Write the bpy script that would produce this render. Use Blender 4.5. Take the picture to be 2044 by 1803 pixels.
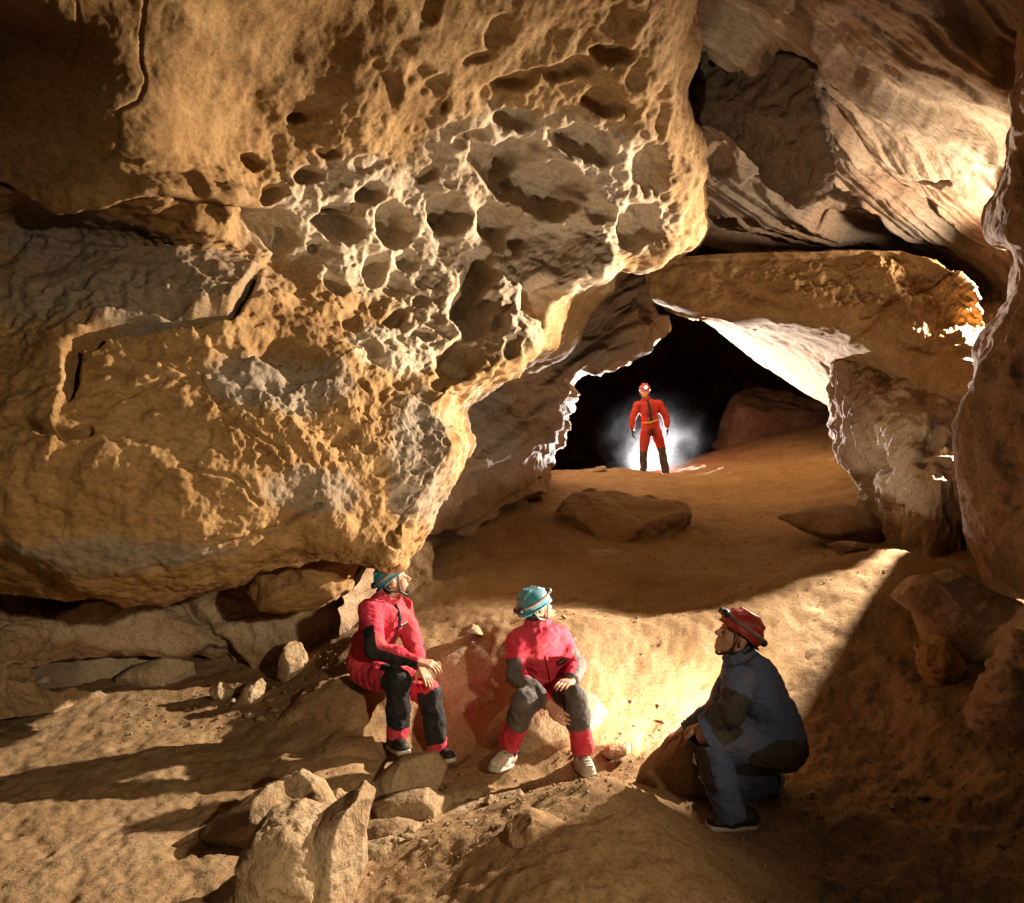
import bpy, math, random
import numpy as np
from mathutils import Vector

for o in list(bpy.data.objects):
    bpy.data.objects.remove(o)
scene = bpy.context.scene
COL = scene.collection

# ------------------------------------------------------------------ camera, world, lamps, exposure
F = 1497.0                      # focal length in the units the outlines were measured in
CAMZ = 2.0
def W(dx, dy, Y):               # a measured picture point and its distance -> a point in the cave
    return np.array([(dx - 1022.0) / F * Y, Y, CAMZ - (dy - 901.5) / F * Y])

cam = bpy.data.cameras.new('camera'); cam.sensor_width = 36; cam.lens = 36 * F / 2044.0
cam.clip_start = 0.05; cam.clip_end = 400
camo = bpy.data.objects.new('camera', cam); COL.objects.link(camo)
camo.location = (0, 0, CAMZ); camo.rotation_euler = (math.radians(90), 0, 0)
scene.camera = camo

world = bpy.data.worlds.new('World'); scene.world = world; world.use_nodes = True
bg = world.node_tree.nodes['Background']
bg.inputs[0].default_value = (1.0, 0.78, 0.56, 1); bg.inputs[1].default_value = 0.030

def aim(o, tgt):
    d = Vector(tgt) - o.location
    o.rotation_euler = d.to_track_quat('-Z', 'Y').to_euler()
def lamp(name, kind, loc, power, color, radius, tgt=None, size=60, blend=0.4):
    L = bpy.data.lights.new(name, kind); L.energy = power; L.color = color; L.shadow_soft_size = radius
    if kind == 'SPOT':
        L.spot_size = math.radians(size); L.spot_blend = blend
    o = bpy.data.objects.new(name, L); COL.objects.link(o); o.location = tuple(loc)
    if tgt is not None: aim(o, tuple(tgt))
    return o
# flash on the ground in the sandy hollow, hidden by the crouching caver, turned to the left
lamp('hollow_flash', 'SPOT', W(1450, 1455, 4.62), 360, (1.0, 0.83, 0.62), 0.05, W(1450, 1455, 4.62) + np.array([-0.285, 0.905, 0.31]), 132, 0.4)
# two lamp heads hidden behind the right-hand wall: one across the chamber, one up at the ceiling
lamp('chamber_lamp', 'SPOT', W(2073, 570, 8.12), 11000, (1.0, 0.82, 0.61), 0.06, (-0.5, 5.3, 0.45), 94, 1.0)
lamp('ceiling_lamp', 'SPOT', W(2056, 535, 7.75), 520, (1.0, 0.80, 0.60), 0.08, W(1640, 250, 8.2), 112, 0.9)
# flash set on the ground behind the standing caver, pointing towards the chamber
lamp('passage_flash', 'SPOT', W(1298, 938, 15.1), 10500, (1.0, 0.95, 0.92), 0.05, W(1400, 740, 10.5), 110, 0.6)
# unseen warm fill lamp beside the camera
lamp('camera_fill', 'SPOT', (2.6, -0.9, 2.9), 1120, (1.0, 0.77, 0.48), 0.10, W(440, 1270, 4.5), 56, 1.0)

scene.view_settings.view_transform = 'Standard'; scene.view_settings.look = 'None'
scene.view_settings.exposure = 0.0; scene.view_settings.gamma = 1.0
scene.view_settings.use_curve_mapping = False
scene.render.engine = 'CYCLES'
cy = scene.cycles
cy.use_denoising = True; cy.max_bounces = 5; cy.diffuse_bounces = 3; cy.use_adaptive_sampling = True; cy.adaptive_threshold = 0.025; cy.glossy_bounces = 2
cy.volume_bounces = 0; cy.volume_step_rate = 2.5; cy.sample_clamp_indirect = 6; cy.caustics_reflective = False; cy.caustics_refractive = False

# ------------------------------------------------------------------ noise and mesh helpers
rng = np.random.default_rng(7)
_perm = rng.permutation(256); _perm = np.concatenate([_perm, _perm, _perm]).astype(np.int32)
_g = rng.normal(size=(256, 3)); _g = (_g / np.linalg.norm(_g, axis=1)[:, None]).astype(np.float32)
def perlin(p):
    p = np.asarray(p, np.float32)
    i = np.floor(p).astype(np.int32); f = p - i; i &= 255
    u = f * f * f * (f * (f * 6 - 15) + 10)
    out = None
    def corner(a, b, c):
        h = _perm[_perm[_perm[i[:, 0] + a] + i[:, 1] + b] + i[:, 2] + c]
        g = _g[h]
        return g[:, 0] * (f[:, 0] - a) + g[:, 1] * (f[:, 1] - b) + g[:, 2] * (f[:, 2] - c)
    def lerp(a, b, t): return a + (b - a) * t
    x0 = lerp(lerp(corner(0,0,0), corner(1,0,0), u[:, 0]), lerp(corner(0,1,0), corner(1,1,0), u[:, 0]), u[:, 1])
    x1 = lerp(lerp(corner(0,0,1), corner(1,0,1), u[:, 0]), lerp(corner(0,1,1), corner(1,1,1), u[:, 0]), u[:, 1])
    return lerp(x0, x1, u[:, 2]) * 1.5
_R = np.linalg.qr(rng.normal(size=(3, 3)))[0].astype(np.float32)      # turns each octave so no lattice shows
def fbm(p, s, octaves=5, gain=0.5, lac=2.03, ridged=False):
    p = (np.asarray(p, np.float32) * s) @ _R
    a, out = 1.0, np.zeros(len(p), np.float32)
    for k in range(octaves):
        n = perlin(p + k * 17.3)
        out += a * ((0.35 - np.abs(n)) if ridged else n)
        a *= gain; p = (p * lac) @ _R
    return out
def worley(p, s, seed=0):
    p = np.asarray(p, np.float32) * s
    i = np.floor(p).astype(np.int32)
    best = np.full(len(p), 9.0, np.float32)
    for a in (-1, 0, 1):
        for b in (-1, 0, 1):
            for c in (-1, 0, 1):
                j = i + np.array([a, b, c], np.int32)
                h = _perm[_perm[_perm[(j[:, 0] + seed) & 255] + (j[:, 1] & 255)] + (j[:, 2] & 255)]
                q = j + (_g[h] * 0.5 + 0.5)
                best = np.minimum(best, ((q - p) ** 2).sum(1))
    return np.sqrt(best)
def sstep(a, b, x):
    t = np.clip((x - a) / (b - a), 0, 1); return t * t * (3 - 2 * t)

def mk_mesh(name, verts, quads, smooth=True):
    me = bpy.data.meshes.new(name)
    verts = np.ascontiguousarray(verts, np.float32); quads = np.ascontiguousarray(quads, np.int32)
    n, m, k = len(verts), len(quads), quads.shape[1]
    me.vertices.add(n); me.vertices.foreach_set('co', verts.ravel())
    me.loops.add(m * k); me.loops.foreach_set('vertex_index', quads.ravel())
    me.polygons.add(m); me.polygons.foreach_set('loop_start', np.arange(0, m * k, k, dtype=np.int32))
    me.update(calc_edges=True)
    me.polygons.foreach_set('use_smooth', np.full(m, smooth))
    me.validate()
    return me
def fattr(me, name, vals):
    a = me.attributes.new(name, 'FLOAT', 'POINT'); a.data.foreach_set('value', np.ascontiguousarray(vals, np.float32))
def link(name, me, mat, parent=None):
    o = bpy.data.objects.new(name, me); COL.objects.link(o)
    if me is not None and mat is not None and not me.materials: me.materials.append(mat)
    if parent is not None: o.parent = parent
    return o
def tag(o, label=None, cat=None, group=None, kind=None):
    if label: o['label'] = label
    if cat: o['category'] = cat
    if group: o['group'] = group
    if kind: o['kind'] = kind
    return o
def centre(o):                  # put the origin of a world-built mesh at its base
    me = o.data
    n = len(me.vertices); co = np.empty(n * 3, np.float32); me.vertices.foreach_get('co', co); co = co.reshape(-1, 3)
    c = np.array([(co[:, 0].min() + co[:, 0].max()) / 2, (co[:, 1].min() + co[:, 1].max()) / 2, co[:, 2].min()], np.float32)
    me.vertices.foreach_set('co', (co - c).ravel()); o.location = tuple(float(v) for v in c); me.update()
    return o

def surface_nets(V, org, h):
    s = V < 0
    c = np.zeros(tuple(d - 1 for d in V.shape), np.int8)
    for a in (0, 1):
        for b in (0, 1):
            for d in (0, 1):
                c += s[a:s.shape[0]-1+a, b:s.shape[1]-1+b, d:s.shape[2]-1+d]
    act = (c > 0) & (c < 8)
    idx = np.argwhere(act)
    cs = [(a, b, d) for a in (0, 1) for b in (0, 1) for d in (0, 1)]
    vals = [V[idx[:, 0]+a, idx[:, 1]+b, idx[:, 2]+d] for a, b, d in cs]
    acc = np.zeros((len(idx), 3), np.float32); cnt = np.zeros(len(idx), np.float32)
    for i in range(8):
        for j in range(i + 1, 8):
            A, B = np.array(cs[i]), np.array(cs[j])
            if np.abs(A - B).sum() != 1: continue
            m = (vals[i] < 0) != (vals[j] < 0)
            den = np.where(m, vals[i] - vals[j], 1.0)
            t = np.where(m, vals[i] / den, 0)
            acc += m[:, None] * (A + (B - A) * t[:, None]); cnt += m
    verts = np.asarray(org) + h * (idx + acc / cnt[:, None])
    ids = np.full(act.shape, -1, np.int32); ids[act] = np.arange(len(idx))
    quads = []
    for ax in range(3):
        b, d = (ax + 1) % 3, (ax + 2) % 3
        lo = [slice(1, -1)] * 3; hi = [slice(1, -1)] * 3
        lo[ax] = slice(0, -1); hi[ax] = slice(1, None)
        e = s[tuple(lo)] != s[tuple(hi)]
        I = np.argwhere(e); off = np.ones(3, int); off[ax] = 0; I = I + off
        inside = s[I[:, 0], I[:, 1], I[:, 2]]
        def cell(db, dd):
            J = I.copy(); J[:, b] += db; J[:, d] += dd
            return ids[J[:, 0], J[:, 1], J[:, 2]]
        q = np.stack([cell(-1, -1), cell(0, -1), cell(0, 0), cell(-1, 0)], 1)
        q[~inside] = q[~inside][:, ::-1]
        quads.append(q)
    q = np.concatenate(quads); q = q[(q >= 0).all(1)]
    return verts, q

# ------------------------------------------------------------------ procedural materials
def nodes_of(name):
    m = bpy.data.materials.new(name); m.use_nodes = True
    nt = m.node_tree; b = nt.nodes['Principled BSDF']
    return m, nt, b
def N(nt, kind, **kw):
    n = nt.nodes.new(kind)
    for k, v in kw.items():
        if k in n.inputs: n.inputs[k].default_value = v
        else: setattr(n, k, v)
    return n
def ramp(nt, stops):
    r = nt.nodes.new('ShaderNodeValToRGB'); e = r.color_ramp.elements
    while len(e) < len(stops): e.new(0.5)
    for k, (p, c) in enumerate(stops):
        e[k].position = p; e[k].color = (*c, 1) if len(c) == 3 else c
    return r
BED = (0.85, 0.40, -0.36)
def nrm3(v):
    l = math.sqrt(sum(c * c for c in v)); return tuple(c / l for c in v)
def squeeze(P, e, k):
    e = np.array(nrm3(e)); return P - (1 - k) * (P @ e)[:, None] * e
def rock_mat(name, stops, grey=(0.31, 0.25, 0.19), pale=(0.62, 0.50, 0.36), bump=0.5, fine=0.35, scale=1.0, stretch=(1, 1, 1), grain=None, rough=0.88, spec=0.25):
    dim = lambda c: tuple(0.76 * v for v in c)
    stops = [(p_, dim(c)) for p_, c in stops]; grey = dim(grey); pale = dim(pale)
    m, nt, b = nodes_of(name); lk = nt.links.new
    geo = N(nt, 'ShaderNodeNewGeometry')
    mp = N(nt, 'ShaderNodeMapping'); mp.inputs['Scale'].default_value = stretch
    lk(geo.outputs['Position'], mp.inputs['Vector'])
    P = mp.outputs['Vector']
    if grain:                   # squeeze the pattern along a bedding direction
        e, k = nrm3(grain[0]), grain[1]
        dt = N(nt, 'ShaderNodeVectorMath', operation='DOT_PRODUCT'); dt.inputs[1].default_value = e; lk(P, dt.inputs[0])
        sc = N(nt, 'ShaderNodeVectorMath', operation='SCALE'); sc.inputs[0].default_value = e; 
        mm = N(nt, 'ShaderNodeMath', operation='MULTIPLY'); mm.inputs[1].default_value = -(1 - k); lk(dt.outputs['Value'], mm.inputs[0]); lk(mm.outputs[0], sc.inputs['Scale'])
        sm = N(nt, 'ShaderNodeVectorMath', operation='ADD'); lk(P, sm.inputs[0]); lk(sc.outputs[0], sm.inputs[1]); P = sm.outputs[0]
    def noise(s, det=8, rg=0.6, dist=0.0):
        n = N(nt, 'ShaderNodeTexNoise'); n.inputs['Scale'].default_value = s * scale
        n.inputs['Detail'].default_value = det; n.inputs['Roughness'].default_value = rg; n.inputs['Distortion'].default_value = dist
        lk(P, n.inputs['Vector']); return n
    n1 = noise(0.9, 5, 0.62, 0.6); n2 = noise(6, 6, 0.68, 0.3); n3 = noise(45, 3, 0.7)
    mixn = N(nt, 'ShaderNodeMix'); mixn.inputs[0].default_value = 0.42
    lk(n1.outputs[0], mixn.inputs[2]); lk(n2.outputs[0], mixn.inputs[3])
    r = ramp(nt, stops); lk(mixn.outputs[0], r.inputs[0])
    col = r.outputs[0]
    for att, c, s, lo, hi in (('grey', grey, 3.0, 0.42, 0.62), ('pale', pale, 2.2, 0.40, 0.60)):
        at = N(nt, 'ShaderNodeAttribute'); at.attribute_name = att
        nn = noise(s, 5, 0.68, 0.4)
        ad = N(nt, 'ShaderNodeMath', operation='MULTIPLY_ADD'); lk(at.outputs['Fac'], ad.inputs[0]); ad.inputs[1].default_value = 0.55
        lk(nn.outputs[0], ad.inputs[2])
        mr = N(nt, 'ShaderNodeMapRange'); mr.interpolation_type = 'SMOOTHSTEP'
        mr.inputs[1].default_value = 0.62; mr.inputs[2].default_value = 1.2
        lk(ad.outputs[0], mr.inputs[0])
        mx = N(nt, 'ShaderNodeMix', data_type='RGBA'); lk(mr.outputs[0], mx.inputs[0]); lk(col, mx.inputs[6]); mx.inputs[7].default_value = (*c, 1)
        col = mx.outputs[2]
    # speckle
    sp = N(nt, 'ShaderNodeMix', data_type='RGBA', blend_type='MULTIPLY'); sp.inputs[0].default_value = 0.55
    r3 = ramp(nt, [(0.36, (0.42, 0.38, 0.34)), (0.52, (1, 1, 1))]); lk(n3.outputs[0], r3.inputs[0])
    lk(col, sp.inputs[6]); lk(r3.outputs[0], sp.inputs[7])
    lk(sp.outputs[2], b.inputs['Base Color'])
    b.inputs['Roughness'].default_value = rough; b.inputs['Specular IOR Level'].default_value = spec
    bn = noise(9, 6, 0.66, 0.2); bf = noise(70, 3, 0.7)
    B1 = N(nt, 'ShaderNodeBump'); B1.inputs['Strength'].default_value = bump; B1.inputs['Distance'].default_value = 0.06
    lk(bn.outputs[0], B1.inputs['Height'])
    B2 = N(nt, 'ShaderNodeBump'); B2.inputs['Strength'].default_value = fine; B2.inputs['Distance'].default_value = 0.012
    lk(bf.outputs[0], B2.inputs['Height']); lk(B1.outputs[0], B2.inputs['Normal']); lk(B2.outputs[0], b.inputs['Normal'])
    return m
OCHRE = [(0.30, (0.17, 0.084, 0.029)), (0.45, (0.34, 0.195, 0.076)), (0.58, (0.46, 0.288, 0.126)), (0.72, (0.52, 0.375, 0.21))]
PINKY = [(0.30, (0.17, 0.095, 0.055)), (0.45, (0.34, 0.22, 0.14)), (0.60, (0.47, 0.33, 0.22)), (0.72, (0.55, 0.43, 0.32))]
SAND  = [(0.32, (0.24, 0.135, 0.060)), (0.48, (0.35, 0.225, 0.118)), (0.66, (0.45, 0.315, 0.185)), (0.8, (0.48, 0.36, 0.235))]
STONE = [(0.30, (0.22, 0.13, 0.068)), (0.46, (0.36, 0.24, 0.135)), (0.60, (0.46, 0.33, 0.20)), (0.75, (0.53, 0.41, 0.28))]
UNLIT = [(0.30, (0.06, 0.045, 0.034)), (0.5, (0.12, 0.088, 0.062)), (0.7, (0.19, 0.14, 0.095))]  # dark colour stands in for the missing light in the far passage
M_OCHRE = rock_mat('ochre_limestone', OCHRE, bump=0.19, fine=0.28, grain=((0.85, 0.40, -0.30), 0.45))
M_PINK = rock_mat('pinkish_limestone', PINKY, bump=0.6)
M_STRATA = rock_mat('banded_limestone', PINKY, bump=0.7, grain=(BED, 0.22))
M_SAND = rock_mat('sandy_clay', SAND, bump=0.22, fine=0.40, spec=0.15, rough=0.95)
M_STONE = rock_mat('loose_stone', STONE, bump=0.6, fine=0.5)
M_UNLIT = rock_mat('unlit_dark_limestone', UNLIT, bump=0.6, grey=(0.06, 0.05, 0.045), pale=(0.12, 0.09, 0.06))

# ------------------------------------------------------------------ rock sheets from control nets
def catmull(P, n):              # resample a list of control points (axis 0) to n samples
    k = len(P); t = np.linspace(0, k - 1 - 1e-6, n); i = t.astype(int); f = (t - i).reshape((-1,) + (1,) * (P.ndim - 1))
    g = lambda j: P[np.clip(j, 0, k - 1)]
    p0, p1, p2, p3 = g(i - 1), g(i), g(i + 1), g(i + 2)
    a = 2 * p1; b = p2 - p0; c = 2 * p0 - 5 * p1 + 4 * p2 - p3; d = -p0 + 3 * p1 - 3 * p2 + p3
    return 0.5 * (a + b * f + c * f * f + d * f ** 3)
def dense(net, nu, nv):
    P = np.array([[W(*c) for c in row] for row in net], np.float64)
    P = catmull(P, nv)
    return catmull(P.transpose(1, 0, 2), nu).transpose(1, 0, 2)
def seg_dist(px, py, line):     # distance to a polyline and the side of it
    best = np.full(len(px), 1e9); side = np.zeros(len(px))
    for (x0, y0), (x1, y1) in zip(line[:-1], line[1:]):
        dx, dy = x1 - x0, y1 - y0; L = dx * dx + dy * dy + 1e-9
        t = np.clip(((px - x0) * dx + (py - y0) * dy) / L, 0, 1)
        d = np.hypot(px - x0 - t * dx, py - y0 - t * dy)
        m = d < best; best = np.where(m, d, best)
        side = np.where(m, np.sign(dx * (py - y0) - dy * (px - x0)), side)
    return best, side
class Sheet:
    def __init__(s, net, nu, nv):
        s.G = dense(net, nu, nv); s.nu, s.nv = nu, nv
        du = np.gradient(s.G, axis=1); dv = np.gradient(s.G, axis=0)
        n = np.cross(du, dv); n /= np.linalg.norm(n, axis=2)[..., None] + 1e-9
        s.P = s.G.reshape(-1, 3); s.n = n.reshape(-1, 3)
        tocam = np.array([0, 0, CAMZ]) - s.P
        if (np.sign((s.n * tocam).sum(1)).sum()) < 0: s.n = -s.n; s.flip = True
        else: s.flip = False
        s.px = 1022 + s.P[:, 0] / s.P[:, 1] * F; s.py = 901.5 - (s.P[:, 2] - CAMZ) / s.P[:, 1] * F
        s.d = np.zeros(len(s.P)); s.grey = np.zeros(len(s.P)); s.pale = np.zeros(len(s.P))
        s.w = fbm(s.P, 2.2, 4)
        w2 = s.P[:, [1, 2, 0]] + 31.7
        s.jx = s.px + 16 * fbm(s.P, 3.1, 4); s.jy = s.py + 16 * fbm(w2, 3.1, 4)
    def area(s, pts, soft=40):      # soft mask of a blob: list of (x, y, rx, ry)
        m = np.zeros(len(s.P))
        for x, y, rx, ry in pts:
            r = np.hypot((s.jx - x) / rx, (s.jy - y) / ry); m = np.maximum(m, 1 - sstep(0.6, 1.25, r))
        return m
    def pocket(s, x, y, rx, ry, depth, ang=0, edge=0.55):
        sel = np.where((np.abs(s.px - x) < 2.2 * max(rx, ry)) & (np.abs(s.py - y) < 2.2 * max(rx, ry)))[0]
        if not len(sel): return
        v_ = (math.sin(x * 12.9898 + y * 78.233) * 43758.5) % 1.0; rx *= 0.95 + 0.28 * v_; ry *= 0.95 + 0.28 * v_; depth *= 0.65 + 0.5 * ((v_ * 7.3) % 1.0)
        c, q = math.cos(math.radians(ang)), math.sin(math.radians(ang))
        u = s.px[sel] * 0.55 + s.jx[sel] * 0.45 - x; v = s.py[sel] * 0.55 + s.jy[sel] * 0.45 - y
        r = np.hypot((u * c + v * q) / rx, (-u * q + v * c) / ry)
        r = r * (1 + 0.38 * fbm(s.P[sel] + x * 0.01, 3.6, 3))
        k = sstep(1.0, 1.0 - edge, r)
        s.d[sel] -= depth * (0.72 * k + 0.28 * np.clip(1 - r * r, 0, 1))
        s.d[sel] += 0.03 * depth * np.exp(-((r - 1.12) / 0.14) ** 2)
    def crack(s, line, w, depth, jit=0.6):
        x = s.px * (1 - jit) + s.jx * jit; y = s.py * (1 - jit) + s.jy * jit
        d, _ = seg_dist(x, y, line); s.d -= depth * np.exp(-(d / w) ** 2)
    def step(s, line, h, w=6, fade=120, jit=0.6):   # right-hand side (below a left-to-right line) stands proud by h
        x = s.px * (1 - jit) + s.jx * jit; y = s.py * (1 - jit) + s.jy * jit
        d, sd = seg_dist(x, y, line); t = d * sd
        s.d += h * sstep(-w, w, t) * np.exp(-np.clip(t, 0, None) / fade) * np.exp(-((np.clip(-t, 0, None)) / fade))
    def bump(s, sc, amp, octaves=5, gain=0.5, ridged=False, mask=1.0, stretch=(1, 1, 1), grain=None):
        s.d += amp * fbm((squeeze(s.P, *grain) if grain else s.P) * np.array(stretch), sc, octaves, gain, ridged=ridged) * mask
    def terrace(s, m, freq, amp, warp=0.6, seed=0.0, mask=1.0, up=0.86):  # overlapping bedding plates
        h = s.P @ np.array(nrm3(m)) * freq + warp * fbm(s.P + seed, 0.55, 3) + 0.03 * fbm(s.P + seed, 2.1, 3)
        k = h - np.floor(h); s.d -= amp * np.where(k < up, k / up, 1 - sstep(up, 1.0, k)) * mask
    def pits(s, sc, amp, mask=1.0, seed=0, r=0.42):
        sel = np.where(np.broadcast_to(mask, s.d.shape) > 0.02)[0]
        q = s.P[sel] + 0.06 * np.stack([fbm(s.P[sel] + k * 9, 6, 2) for k in range(3)], 1)
        k = sstep(r, r * 0.45, worley(q, sc, seed))
        s.d[sel] -= amp * k * np.broadcast_to(mask, s.d.shape)[sel]
    def build(s, name, mat, label=None, lateral=0.0):
        P = s.P + s.n * s.d[:, None]
        i = np.arange(s.nu * s.nv).reshape(s.nv, s.nu)
        q = np.stack([i[:-1, :-1], i[:-1, 1:], i[1:, 1:], i[1:, :-1]], -1).reshape(-1, 4)
        if s.flip: q = q[:, ::-1]
        me = mk_mesh(name, P, q); fattr(me, 'grey', s.grey); fattr(me, 'pale', s.pale)
        return tag(link(name, me, mat), label, kind='structure')
# ------------------------------------------------------------------ the cave: floor
def tps(pts, vals, q, smooth=0.02):
    n = len(pts); U = lambda r2: np.where(r2 > 1e-12, r2 * np.log(r2 + 1e-12), 0)
    K = U(((pts[:, None] - pts[None]) ** 2).sum(-1)) + smooth * np.eye(n)
    Pm = np.c_[np.ones(n), pts]
    A = np.block([[K, Pm], [Pm.T, np.zeros((3, 3))]])
    sol = np.linalg.solve(A, np.r_[vals, 0, 0, 0])
    out = np.zeros(len(q))
    for k in range(0, len(q), 40000):
        qq = q[k:k+40000]
        out[k:k+40000] = U(((qq[:, None] - pts[None]) ** 2).sum(-1)) @ sol[:n] + sol[n] + qq @ sol[n+1:]
    return out
FLOOR_PTS = [
 # left foreground
 (-700,1803,3.1),(-300,1803,3.15),(0,1803,3.2),(0,1600,4.2),(0,1440,5.5),(-300,1440,5.4),(200,1420,5.7),(230,1600,4.25),(250,1803,3.2),
 (350,1500,4.85),(330,1430,5.6),(450,1470,5.2),(480,1600,4.25),(480,1803,3.2),
 # bank the left pair sits on
 (560,1400,5.55),(640,1360,5.6),(720,1330,5.55),(600,1460,5.15),(690,1490,4.95),(790,1525,5.0),(640,1290,6.3),(520,1350,6.3),
 (850,1512,5.2),(860,1545,4.95),(900,1500,5.3),(760,1640,4.1),(700,1803,3.2),(920,1570,4.65),
 # foreground mound
 (900,1803,2.95),(1000,1640,3.55),(1100,1590,3.7),(1220,1556,3.75),(1220,1700,3.1),(1220,1803,2.8),(1420,1803,2.95),(1330,1640,3.5),
 (1150,1548,4.75),(1240,1540,4.7),(1000,1560,4.75),
 # ground around the crouching caver
 (1400,1650,3.97),(1500,1650,3.97),(1560,1610,4.15),(1700,1700,3.72),(1620,1803,3.3),(1900,1803,3.35),(1340,1600,4.1),
 # bright sand hollow and its lip
 (1250,1480,5.05),(1250,1380,5.4),(1420,1440,5.0),(1500,1330,5.5),(1500,1400,5.2),(1600,1300,5.5),(1000,1480,5.05),
 (1130,1268,5.7),(1250,1270,5.75),(1400,1255,5.85),(1500,1220,6.0),(1620,1160,6.2),(1810,1100,6.5),(980,1270,5.9),
 (1250,1225,6.4),(1130,1215,6.5),(1400,1195,6.9),(1500,1145,7.3),(1620,1110,7.6),
 # slope up to the passage
 (1250,1150,7.4),(1250,1050,9.2),(1250,985,11.3),(1250,938,13.4),(1310,950,13.7),(1100,955,12.5),(1000,1000,10.4),(900,1120,7.8),(820,1210,6.9),(960,1180,7.1),
 (1420,940,13.5),(1550,925,13.3),(1660,905,13.0),(1700,950,11.0),(1720,1005,9.5),(1560,1010,10.3),(1500,1100,8.4),(1800,1085,7.9),(1900,1090,7.2),
 # right-hand side
 (1840,1125,6.6),(1680,1262,5.65),(1590,1440,4.95),(1760,1330,5.3),(1900,1250,5.6),(2010,1400,4.6),(2044,1600,3.85),(1850,1560,4.2),(2100,1803,3.3),(2300,1400,4.5),(2200,1150,5.6),
]
fp = np.array([W(*p) for p in FLOOR_PTS])
extra = np.array([(-6, 6, 0.1), (-6, 3, 0.1), (-1.5, 1.5, 0.05), (1.0, 1.3, 0.25), (4.5, 3, 0.5), (1.5, 15.5, 1.5), (3, 17, 1.5), (5, 16, 2.2), (0, 16, 1.4), (2, 21, 1.3), (-1.5, 14, 1.5), (7, 12, 2.4), (6, 8, 1.4), (-2.5, 7.5, .35), (-4.5, 8, .2), (3, 1, .2), (-4, 1, .1), (0, -1, .05), (5, 24, 1.5), (-2, 24, 1.5)])
fp = np.concatenate([fp, extra])
def floor_z(x, y):
    return tps(fp[:, :2], fp[:, 2], np.stack([np.ravel(x), np.ravel(y)], 1))
yy = np.geomspace(1.2, 30, 580)
tt = np.linspace(-0.98, 0.98, 620)
YY, TT = np.meshgrid(yy, tt, indexing='ij')
XX = TT * (YY * 0.93 + 0.9)
zz = floor_z(XX, YY)
P = np.stack([XX.ravel(), YY.ravel(), zz], 1)
def proj(P): return 1022 + P[:, 0] / P[:, 1] * F, 901.5 - (P[:, 2] - CAMZ) / P[:, 1] * F
fx, fy = proj(P)
flat = P * np.array([1, 1, 0.4])
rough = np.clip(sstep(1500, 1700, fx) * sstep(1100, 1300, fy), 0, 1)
far = sstep(7.5, 11, P[:, 1])
mound = np.exp(-(((fx - 1250) / 330) ** 2 + ((fy - 1700) / 160) ** 2))
left = 1 - 0.6 * sstep(620, 380, fx)
dz = 0.038 * left * fbm(flat, 0.9, 4) + 0.014 * fbm(flat, 5, 5) + 0.008 * fbm(flat, 18, 3)
# hummocky trodden sand
dz -= 0.016 * sstep(0.5, 0.12, worley(flat + 0.1 * fbm(flat, 3, 2)[:, None], 2.6, 3)) * (1 - far) * (1 - 0.7 * mound) * left
dz -= 0.012 * sstep(0.45, 0.1, worley(flat, 7.0, 5)) * (1 - far)
dz += rough * (0.05 * fbm(flat, 2.0, 5, ridged=True) - 0.015 * sstep(0.5, 0.2, worley(flat, 3.1, 9)) + 0.03 * np.round(3 * fbm(flat * np.array([1, 1.4, 1]), 2.3, 3)) / 3)
dz += far * 0.05 * fbm(P * np.array([0.5, 2.2, 1]), 2.2, 4, ridged=True)
P[:, 2] += dz
i = np.arange(len(P)).reshape(YY.shape)
q = np.stack([i[:-1, :-1], i[:-1, 1:], i[1:, 1:], i[1:, :-1]], -1).reshape(-1, 4)
me = mk_mesh('cave_floor', P, q)
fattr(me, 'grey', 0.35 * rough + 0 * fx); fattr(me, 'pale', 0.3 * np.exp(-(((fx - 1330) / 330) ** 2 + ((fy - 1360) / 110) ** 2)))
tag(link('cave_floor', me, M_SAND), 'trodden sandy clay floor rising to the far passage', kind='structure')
_gx, _gy, _gz = XX, YY, P[:, 2].reshape(YY.shape)
def ground(x, y):               # height of the finished floor
    a = np.interp(y, yy, np.arange(len(yy))); t = x / (y * 0.93 + 0.9); b = np.interp(t, tt, np.arange(len(tt)))
    return float(_gz[int(round(a)), int(round(b))])

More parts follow.
